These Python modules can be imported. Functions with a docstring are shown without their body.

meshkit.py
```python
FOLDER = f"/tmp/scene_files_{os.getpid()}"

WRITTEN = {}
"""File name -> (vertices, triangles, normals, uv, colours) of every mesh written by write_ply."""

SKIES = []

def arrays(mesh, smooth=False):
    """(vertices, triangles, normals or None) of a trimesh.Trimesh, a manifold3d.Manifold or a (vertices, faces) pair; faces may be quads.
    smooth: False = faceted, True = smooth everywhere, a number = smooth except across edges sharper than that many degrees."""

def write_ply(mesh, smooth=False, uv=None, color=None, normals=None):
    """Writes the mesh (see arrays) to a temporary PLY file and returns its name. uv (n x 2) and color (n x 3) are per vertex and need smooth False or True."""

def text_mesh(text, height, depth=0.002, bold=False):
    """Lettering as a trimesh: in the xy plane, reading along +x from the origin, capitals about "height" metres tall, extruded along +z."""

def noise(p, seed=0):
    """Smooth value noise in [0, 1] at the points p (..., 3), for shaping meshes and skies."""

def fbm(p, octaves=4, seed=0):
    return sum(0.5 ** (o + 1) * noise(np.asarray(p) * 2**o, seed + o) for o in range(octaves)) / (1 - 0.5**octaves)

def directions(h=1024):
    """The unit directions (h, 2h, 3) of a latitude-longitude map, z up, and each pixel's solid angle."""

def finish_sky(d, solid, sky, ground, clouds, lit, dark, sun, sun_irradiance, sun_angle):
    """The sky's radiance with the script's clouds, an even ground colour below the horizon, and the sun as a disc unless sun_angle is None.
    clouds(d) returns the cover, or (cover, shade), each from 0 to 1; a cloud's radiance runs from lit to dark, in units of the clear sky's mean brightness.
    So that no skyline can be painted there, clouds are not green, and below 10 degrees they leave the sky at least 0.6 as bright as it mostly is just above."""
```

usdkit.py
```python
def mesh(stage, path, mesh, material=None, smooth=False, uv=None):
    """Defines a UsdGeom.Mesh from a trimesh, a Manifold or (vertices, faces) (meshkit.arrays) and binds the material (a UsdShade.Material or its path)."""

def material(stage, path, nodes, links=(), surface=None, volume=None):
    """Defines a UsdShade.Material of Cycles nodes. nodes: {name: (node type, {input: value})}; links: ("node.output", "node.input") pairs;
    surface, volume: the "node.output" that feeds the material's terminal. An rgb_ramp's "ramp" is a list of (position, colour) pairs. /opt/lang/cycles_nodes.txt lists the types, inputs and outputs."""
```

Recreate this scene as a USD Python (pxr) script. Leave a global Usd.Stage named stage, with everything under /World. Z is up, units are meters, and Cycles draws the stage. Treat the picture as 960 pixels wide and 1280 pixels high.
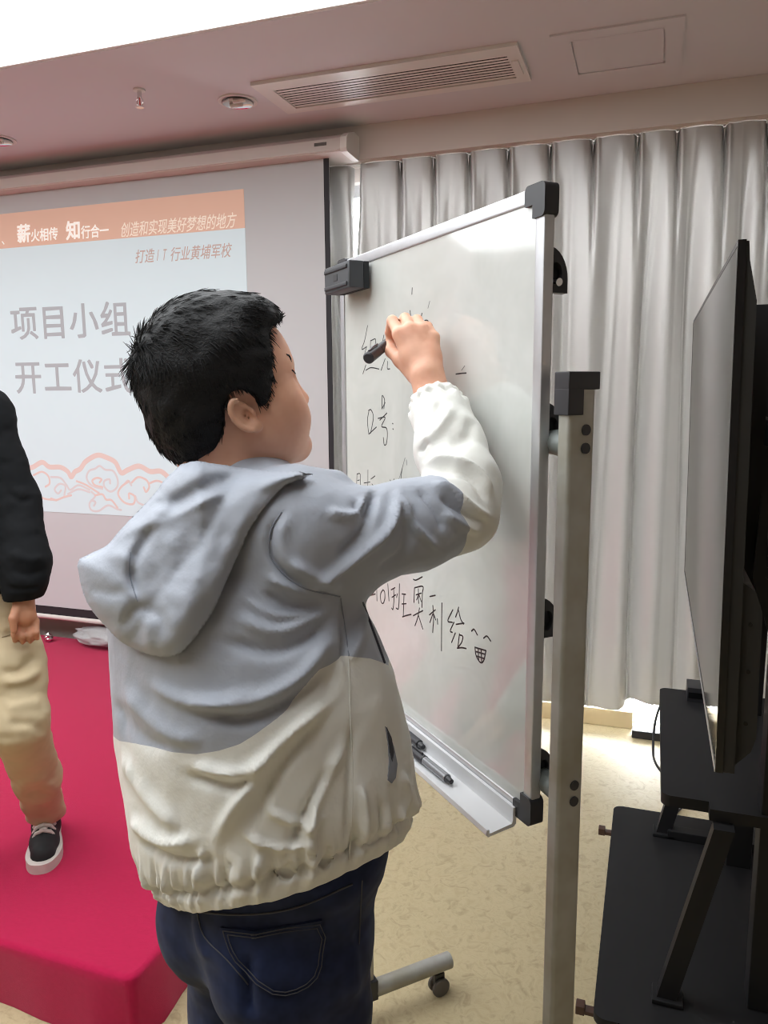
import math, json
import numpy as np, trimesh, manifold3d
import shapely
from shapely.geometry import LineString, Polygon, Point
from scipy import sparse
from scipy.spatial import cKDTree
import usdkit, meshkit
from pxr import Usd, UsdGeom, UsdLux, UsdShade, Sdf, Gf, Vt

stage = Usd.Stage.CreateInMemory()
UsdGeom.SetStageUpAxis(stage, UsdGeom.Tokens.z)
UsdGeom.Xform.Define(stage, '/World')
UsdGeom.Scope.Define(stage, '/World/Looks')
rng = np.random.default_rng(7)

# ------------------------------------------------------------------ camera
FPX, PITCH, ROLL, YAW, EYE = 967.5, math.radians(8.871), math.radians(-.43), math.radians(19.18), 1.6
EXPOSURE = -0.08


def rotz(a):
    c, s = math.cos(a), math.sin(a)
    return np.array([[c, -s, 0], [s, c, 0], [0, 0, 1.0]])


LAT, FWD, UPZ = rotz(YAW) @ [1, 0, 0], rotz(YAW) @ [0, 1, 0], np.array([0, 0, 1.0])
_f = np.array([0, math.cos(PITCH), -math.sin(PITCH)])
_r = np.array([1.0, 0, 0])
_u = np.cross(_r, _f)
_r, _u = math.cos(ROLL) * _r + math.sin(ROLL) * _u, -math.sin(ROLL) * _r + math.cos(ROLL) * _u
CR, CU, CF = rotz(YAW) @ _r, rotz(YAW) @ _u, rotz(YAW) @ _f
CAM = np.array([0, 0, EYE])
cam = UsdGeom.Camera.Define(stage, '/World/camera')
m = np.eye(4)
m[0, :3], m[1, :3], m[2, :3], m[3, :3] = CR, CU, -CF, CAM
cam.AddTransformOp().Set(Gf.Matrix4d(m.tolist()))
cam.CreateHorizontalApertureAttr(36.0)
cam.CreateVerticalApertureAttr(48.0)
cam.CreateFocalLengthAttr(FPX / 960 * 36)
cam.CreateClippingRangeAttr(Gf.Vec2f(.05, 200))
cam.CreateExposureAttr(EXPOSURE)


def ray(px, py):
    return CF + CR * ((px - 480) / FPX) - CU * ((py - 640) / FPX)


def P(px, py, d):                      # photo pixel + depth in metres -> point of the room
    return CAM + ray(px, py) * d


def on(px, py, n, k):                  # photo pixel -> point of the plane n.x = k
    r = ray(px, py)
    n = np.asarray(n, float)
    return CAM + r * ((k - n @ CAM) / (n @ r))


def proj(p):
    q = np.asarray(p) - CAM
    z = q @ CF
    return np.stack([480 + FPX * (q @ CR) / z, 640 - FPX * (q @ CU) / z], -1)


# ------------------------------------------------------------------ light
PANEL, SKY, SUN = 5.0, 14.0, 26.0


def lin(*c):
    c = np.asarray(c, float) / 255
    return np.where(c < .04045, c / 12.92, ((c + .055) / 1.055) ** 2.4)


L = '/World/Looks/'
dome = UsdLux.DomeLight.Define(stage, '/World/sky')        # even overcast daylight outside the window
dome.CreateIntensityAttr(SKY)
dome.CreateColorAttr(Gf.Vec3f(.93, .97, 1.0))
sun = UsdLux.DistantLight.Define(stage, '/World/sun')      # low sun beyond the curtained window
sun.CreateIntensityAttr(SUN)
sun.CreateAngleAttr(1.5)
_d = np.array([-.10, -.86, -.46])                          # travel direction
_z = -_d / np.linalg.norm(_d)
_x = np.cross([0, 0, 1.0], _z)
_x /= np.linalg.norm(_x)
mm = np.eye(4)
mm[0, :3], mm[1, :3], mm[2, :3] = _x, np.cross(_z, _x), _z
sun.AddTransformOp().Set(Gf.Matrix4d(mm.tolist()))


# ------------------------------------------------------------------ materials
def mat(name, color, rough=.6, metal=0., spec=.5, vary=0., scale=8., bump=0., bscale=60., bdist=.002, coat=0., sheen=0., trans=0., color2=None, detail=3., sss=0., obj=False):
    n = {'p': ('principled_bsdf', dict(base_color=tuple(color), roughness=rough, metallic=metal, specular_ior_level=spec, coat_weight=coat, coat_roughness=.08, sheen_weight=sheen, sheen_roughness=.4)), 'g': ('geometry', {})}
    lk = []
    src = 'g.position'
    if obj:
        n['tc'] = ('texture_coordinate', {})
        src = 'tc.object'
    if sss:
        n['p'][1].update(subsurface_weight=sss, subsurface_radius=(1, .35, .2), subsurface_scale=.006)
    if vary or color2 is not None:
        c2 = color2 if color2 is not None else tuple(np.asarray(color) * (1 - vary))
        n['n'] = ('noise_texture', dict(scale=scale, detail=detail, roughness=.55))
        n['r'] = ('rgb_ramp', dict(ramp=[(.32, tuple(color)), (.68, tuple(c2))]))
        lk += [(src, 'n.vector'), ('n.fac', 'r.fac'), ('r.color', 'p.base_color')]
    if bump:
        n['bn'] = ('noise_texture', dict(scale=bscale, detail=3., roughness=.6))
        n['b'] = ('bump', dict(strength=bump, distance=bdist))
        lk += [(src, 'bn.vector'), ('bn.fac', 'b.height'), ('b.normal', 'p.normal')]
    out = 'p.BSDF'
    if trans:
        n['t'] = ('translucent_bsdf', dict(color=tuple(color)))
        n['mx'] = ('mix_closure', dict(fac=trans))
        lk += [('p.BSDF', 'mx.closure1'), ('t.BSDF', 'mx.closure2')]
        out = 'mx.closure'
    return usdkit.material(stage, L + name, n, lk, surface=out)


def emit(name, color, strength):
    return usdkit.material(stage, L + name, {'e': ('emission', dict(color=tuple(color), strength=strength))}, [], surface='e.emission')


def lit(name, color, glow):            # projected picture on the screen cloth: diffuse cloth that also gives off the projector's light
    return usdkit.material(stage, L + name, {'p': ('principled_bsdf', dict(base_color=tuple(color * .6), roughness=.9, emission_color=tuple(color), emission_strength=glow))}, [], surface='p.BSDF')


M = {}
M['wall'] = mat('wall_paint', lin(214, 206, 200), .85, bump=.05, bscale=180)
M['soffit'] = mat('ceiling_paint', lin(212, 209, 213), .9)
M['white'] = mat('white_plastic', lin(222, 218, 214), .45)
M['offwhite'] = mat('screen_case_paint', lin(205, 196, 190), .5)
M['panel'] = emit('ceiling_light_glow', (.955, .985, 1.), PANEL)
M['floor'] = None
M['carpet'] = mat('red_carpet', lin(176, 24, 70), .95, spec=.15, vary=.10, scale=90, bump=.4, bscale=620, bdist=.003, sheen=.25, detail=5)
M['cloth'] = mat('screen_cloth', lin(192, 192, 193), .9, spec=.2)
M['black'] = mat('black_border', lin(34, 32, 36), .7)
M['blackmetal'] = mat('black_painted_steel', lin(27, 27, 29), .6, spec=.3, bump=.06, bscale=400)
M['blackgloss'] = mat('black_gloss_plastic', lin(16, 16, 18), .22)
M['greyback'] = mat('dark_grey_plastic', lin(44, 43, 41), .6, spec=.3, bump=.1, bscale=600)
M['blackplastic'] = mat('black_plastic', lin(40, 40, 44), .45)
M['alu'] = mat('brushed_aluminium', lin(200, 201, 204), .38, metal=.75, vary=.08, scale=30)
M['post'] = mat('grey_post_metal', lin(168, 168, 163), .5, metal=.4, vary=.15, scale=14, color2=lin(152, 149, 136), bump=.08, bscale=250)
M['bracket'] = mat('grey_cast_metal', lin(128, 134, 132), .5, metal=.4)
M['chrome'] = mat('chrome', lin(225, 225, 225), .12, metal=1.)
M['rubber'] = mat('grey_rubber', lin(96, 92, 88), .7)
M['tray'] = mat('pale_grey_tray', lin(214, 214, 216), .42, metal=.15)
M['ink'] = mat('black_ink', lin(28, 28, 32), .5)
M['inkfaint'] = mat('faded_ink', lin(110, 110, 112), .6)
M['slat'] = mat('vent_slat', lin(232, 224, 218), .4)
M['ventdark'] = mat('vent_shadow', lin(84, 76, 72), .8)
M['boardwhite'] = usdkit.material(stage, L + 'whiteboard_enamel', {
    'g': ('geometry', {}), 'n': ('noise_texture', dict(scale=5., detail=4., roughness=.6, distortion=.6)),
    'r': ('rgb_ramp', dict(ramp=[(.38, tuple(lin(205, 207, 204))), (.62, tuple(lin(194, 197, 193)))])),
    'n2': ('noise_texture', dict(scale=3., detail=2.)), 'm': ('map_range', dict(from_min=.3, from_max=.7, to_min=.05, to_max=.10)),
    'p': ('principled_bsdf', dict(specular_ior_level=.9))},
    [('g.position', 'n.vector'), ('n.fac', 'r.fac'), ('r.color', 'p.base_color'), ('g.position', 'n2.vector'), ('n2.fac', 'm.value'), ('m.result', 'p.roughness')], surface='p.BSDF')
M['floor'] = usdkit.material(stage, L + 'beige_floor_vinyl', {
    'g': ('geometry', {}), 'n': ('noise_texture', dict(scale=22., detail=6., roughness=.62, distortion=1.6)),
    'v': ('voronoi_texture', dict(scale=16., feature='distance_to_edge')), 'nv': ('noise_texture', dict(scale=6., detail=3.)),
    'ad': ('vector_math', dict(math_type='multiply_add', vector2=(.16, .16, .16))),
    'r': ('rgb_ramp', dict(ramp=[(.3, tuple(lin(158, 143, 110))), (.5, tuple(lin(182, 167, 132))), (.72, tuple(lin(170, 154, 119)))])),
    'r2': ('rgb_ramp', dict(ramp=[(.0, (.80, .79, .77)), (.07, (1, 1, 1))])),
    'mx': ('mix_color', dict(blend_type='multiply', fac=.18)),
    'b': ('bump', dict(strength=.18, distance=.002)),
    'p': ('principled_bsdf', dict(roughness=.55, specular_ior_level=.35))},
    [('g.position', 'n.vector'), ('g.position', 'nv.vector'), ('nv.color', 'ad.vector1'), ('g.position', 'ad.vector3'), ('ad.vector', 'v.vector'), ('n.fac', 'r.fac'), ('v.distance', 'r2.fac'), ('r.color', 'mx.a'), ('r2.color', 'mx.b'),
     ('mx.result', 'p.base_color'), ('n.fac', 'b.height'), ('b.normal', 'p.normal')], surface='p.BSDF')
M['glass'] = usdkit.material(stage, L + 'window_glass', {'t': ('transparent_bsdf', {}), 's': ('glossy_bsdf', dict(roughness=.02, color=(1, 1, 1))), 'f': ('fresnel', dict(IOR=1.45)), 'm': ('mix_closure', {})},
    [('f.fac', 'm.fac'), ('t.BSDF', 'm.closure1'), ('s.BSDF', 'm.closure2')], surface='m.closure')
M['curtain'] = usdkit.material(stage, L + 'silver_satin_curtain', {
    'g': ('geometry', {}), 'mp': ('mapping', dict(scale=(3., 3., .6))), 'n': ('noise_texture', dict(scale=1., detail=3.)),
    'r': ('rgb_ramp', dict(ramp=[(.35, tuple(lin(184, 182, 179))), (.65, tuple(lin(174, 172, 170)))])),
    'p': ('principled_bsdf', dict(roughness=.36, metallic=.35, specular_ior_level=.5, sheen_weight=.2)), 't': ('translucent_bsdf', dict(color=(.62, .6, .56))), 'm': ('mix_closure', dict(fac=.015))},
    [('g.position', 'mp.vector'), ('mp.vector', 'n.vector'), ('n.fac', 'r.fac'), ('r.color', 'p.base_color'), ('p.BSDF', 'm.closure1'), ('t.BSDF', 'm.closure2')], surface='m.closure')
M['screenglass'] = mat('television_glass', lin(14, 14, 16), .07, spec=.5)
M['plasticbag'] = usdkit.material(stage, L + 'thin_grey_plastic', {'p': ('principled_bsdf', dict(base_color=tuple(lin(190, 190, 190)), roughness=.25)), 't': ('transparent_bsdf', {}), 'm': ('mix_closure', dict(fac=.35))}, [('p.BSDF', 'm.closure1'), ('t.BSDF', 'm.closure2')], surface='m.closure')
M['slide_white'] = lit('projected_white', lin(214, 226, 230), .42)
M['slide_orange'] = lit('projected_orange', lin(232, 188, 166), .36)
M['slide_text'] = lit('projected_white_text', lin(246, 236, 228), .6)
M['slide_text2'] = lit('projected_cream_text', lin(240, 222, 206), .52)
M['slide_peach'] = lit('projected_peach_text', lin(206, 178, 168), .32)
M['slide_grey'] = lit('projected_grey_text', lin(178, 178, 182), .36)
M['slide_pink'] = lit('projected_pink_line', lin(224, 196, 189), .42)
M['slide_blush'] = lit('projected_blush_line', lin(216, 204, 204), .42)
M['slide_cream'] = lit('projected_pale_fill', lin(226, 222, 220), .42)
M['marker_clear'] = mat('clear_marker_barrel', lin(120, 122, 126), .15, spec=.8)

# ------------------------------------------------------------------ prim helpers
COUNT = {}


def path_for(parent, name):
    base = (parent if isinstance(parent, str) else str(parent.GetPath())) if parent is not None else '/World'
    k = (base, name)
    COUNT[k] = COUNT.get(k, 0) + 1
    return f'{base}/{name}' + (f'_{COUNT[k] - 1:03d}' if COUNT[k] > 1 else '')


def tag(prim, label=None, cat=None, group=None, kind=None):
    for k, v in (('label', label), ('category', cat), ('group', group), ('kind', kind)):
        if v:
            prim.SetCustomDataByKey(k, v)
    return prim


def thing(name, label, cat, loc=(0, 0, 0), rot=0., group=None, kind=None):
    x = UsdGeom.Xform.Define(stage, path_for(None, name))
    x.AddTranslateOp().Set(Gf.Vec3d(*map(float, loc)))
    if rot:
        x.AddRotateZOp().Set(math.degrees(rot))
    p = x.GetPrim()
    p.SetCustomDataByKey('_o', ' ')
    p.ClearCustomDataByKey('_o')
    return tag(p, label, cat, group, kind)


def tm(mesh):
    if isinstance(mesh, (list, tuple)) and len(mesh) and not isinstance(mesh[0], np.ndarray):
        mesh = trimesh.util.concatenate([tm(x) for x in mesh])
    if hasattr(mesh, 'to_mesh'):
        mm_ = mesh.to_mesh()
        mesh = trimesh.Trimesh(mm_.vert_properties[:, :3], mm_.tri_verts, process=False)
    return mesh


def obj(name, mesh, material, parent=None, label=None, smooth=35, **kw):
    p = usdkit.mesh(stage, path_for(parent, name), tm(mesh), material, smooth=smooth).GetPrim()
    return tag(p, label, **kw)


def box(x0, x1, y0, y1, z0, z1, r=0.):
    lo, hi = np.array([x0, y0, z0], float), np.array([x1, y1, z1], float)
    if r <= 0:
        b = trimesh.creation.box(hi - lo)
        b.apply_translation((lo + hi) / 2)
        return b
    pts = []
    for sx in (0, 1):
        for sy in (0, 1):
            for sz in (0, 1):
                c = np.where([sx, sy, sz], hi, lo)
                i = np.where([sx, sy, sz], -1, 1) * r
                for a in range(3):
                    q = c + i
                    q[a] = c[a]
                    pts.append(q)
                pts.append(c + i * .3)
    return trimesh.convex.convex_hull(np.array(pts))


def frame_of(t, up=(0, 0, 1)):
    t = t / np.linalg.norm(t)
    a = np.cross(up, t)
    if np.linalg.norm(a) < 1e-3:
        a = np.cross([1, 0, 0], t)
    a /= np.linalg.norm(a)
    return a, np.cross(t, a), t


def tube(pts, r, n=12, cap=True):
    pts = np.asarray(pts, float)
    r = np.broadcast_to(r, len(pts))
    t = np.gradient(pts, axis=0)
    v = []
    a_prev = None
    for p, d, rr in zip(pts, t, r):
        d = d / np.linalg.norm(d)
        a = frame_of(d)[0] if a_prev is None else a_prev - d * (a_prev @ d)
        a /= np.linalg.norm(a)
        a_prev = a
        b = np.cross(d, a)
        th = np.arange(n) * 2 * np.pi / n
        v.append(p + rr * (np.cos(th)[:, None] * a + np.sin(th)[:, None] * b))
    k = len(pts)
    v = np.vstack(v + [pts[:1], pts[-1:]])
    f = []
    for i in range(k - 1):
        for j in range(n):
            j2 = (j + 1) % n
            f += [[i * n + j, i * n + j2, (i + 1) * n + j2], [i * n + j, (i + 1) * n + j2, (i + 1) * n + j]]
    if cap:
        for j in range(n):
            j2 = (j + 1) % n
            f += [[k * n, j2, j], [k * n + 1, (k - 1) * n + j, (k - 1) * n + j2]]
    return trimesh.Trimesh(v, f, process=False)


def cyl(a, b, r, n=20, r2=None, bevel=0.):
    a, b = np.asarray(a, float), np.asarray(b, float)
    r2 = r if r2 is None else r2
    d = (b - a) / np.linalg.norm(b - a)
    if bevel:
        return tube([a, a + d * 1e-5, a + d * bevel, b - d * bevel, b - d * 1e-5, b], [1e-4, r - bevel, r, r2, r2 - bevel, 1e-4], n)
    return tube([a, b], [r, r2], n)


def extr(poly, frame, depth):
    """shapely polygon extruded; frame = (origin, x axis, y axis, z axis)."""
    o, ax, ay, az = [np.asarray(q, float) for q in frame]
    out = []
    for g in getattr(poly, 'geoms', [poly]):
        if g.is_empty or g.area <= 0:
            continue
        e = trimesh.creation.extrude_polygon(g, depth, engine='earcut')
        v = np.asarray(e.vertices)
        fcs = np.asarray(e.faces)
        if np.cross(ax, ay) @ az < 0:
            fcs = fcs[:, ::-1]
        out.append(trimesh.Trimesh(o + v[:, :1] * ax + v[:, 1:2] * ay + v[:, 2:] * az, fcs, process=False))
    return trimesh.util.concatenate(out)


def rrect(x0, x1, y0, y1, r, n=6):
    return shapely.box(x0 + r, y0 + r, x1 - r, y1 - r).buffer(r, quad_segs=n)


def strokes(lines, w):
    return shapely.union_all([LineString(l).buffer(w / 2, quad_segs=3) if len(l) > 1 else Point(l[0]).buffer(w) for l in lines])


def spline(pts, n=8):
    pts = np.asarray(pts, float)
    if len(pts) < 3:
        return pts
    q = np.vstack([2 * pts[0] - pts[1], pts, 2 * pts[-1] - pts[-2]])
    out = []
    for i in range(len(pts) - 1):
        p0, p1, p2, p3 = q[i:i + 4]
        for t in np.arange(n) / n:
            out.append(.5 * ((2 * p1) + (-p0 + p2) * t + (2 * p0 - 5 * p1 + 4 * p2 - p3) * t * t + (-p0 + 3 * p1 - 3 * p2 + p3) * t ** 3))
    return np.vstack(out + [pts[-1:]])


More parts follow.
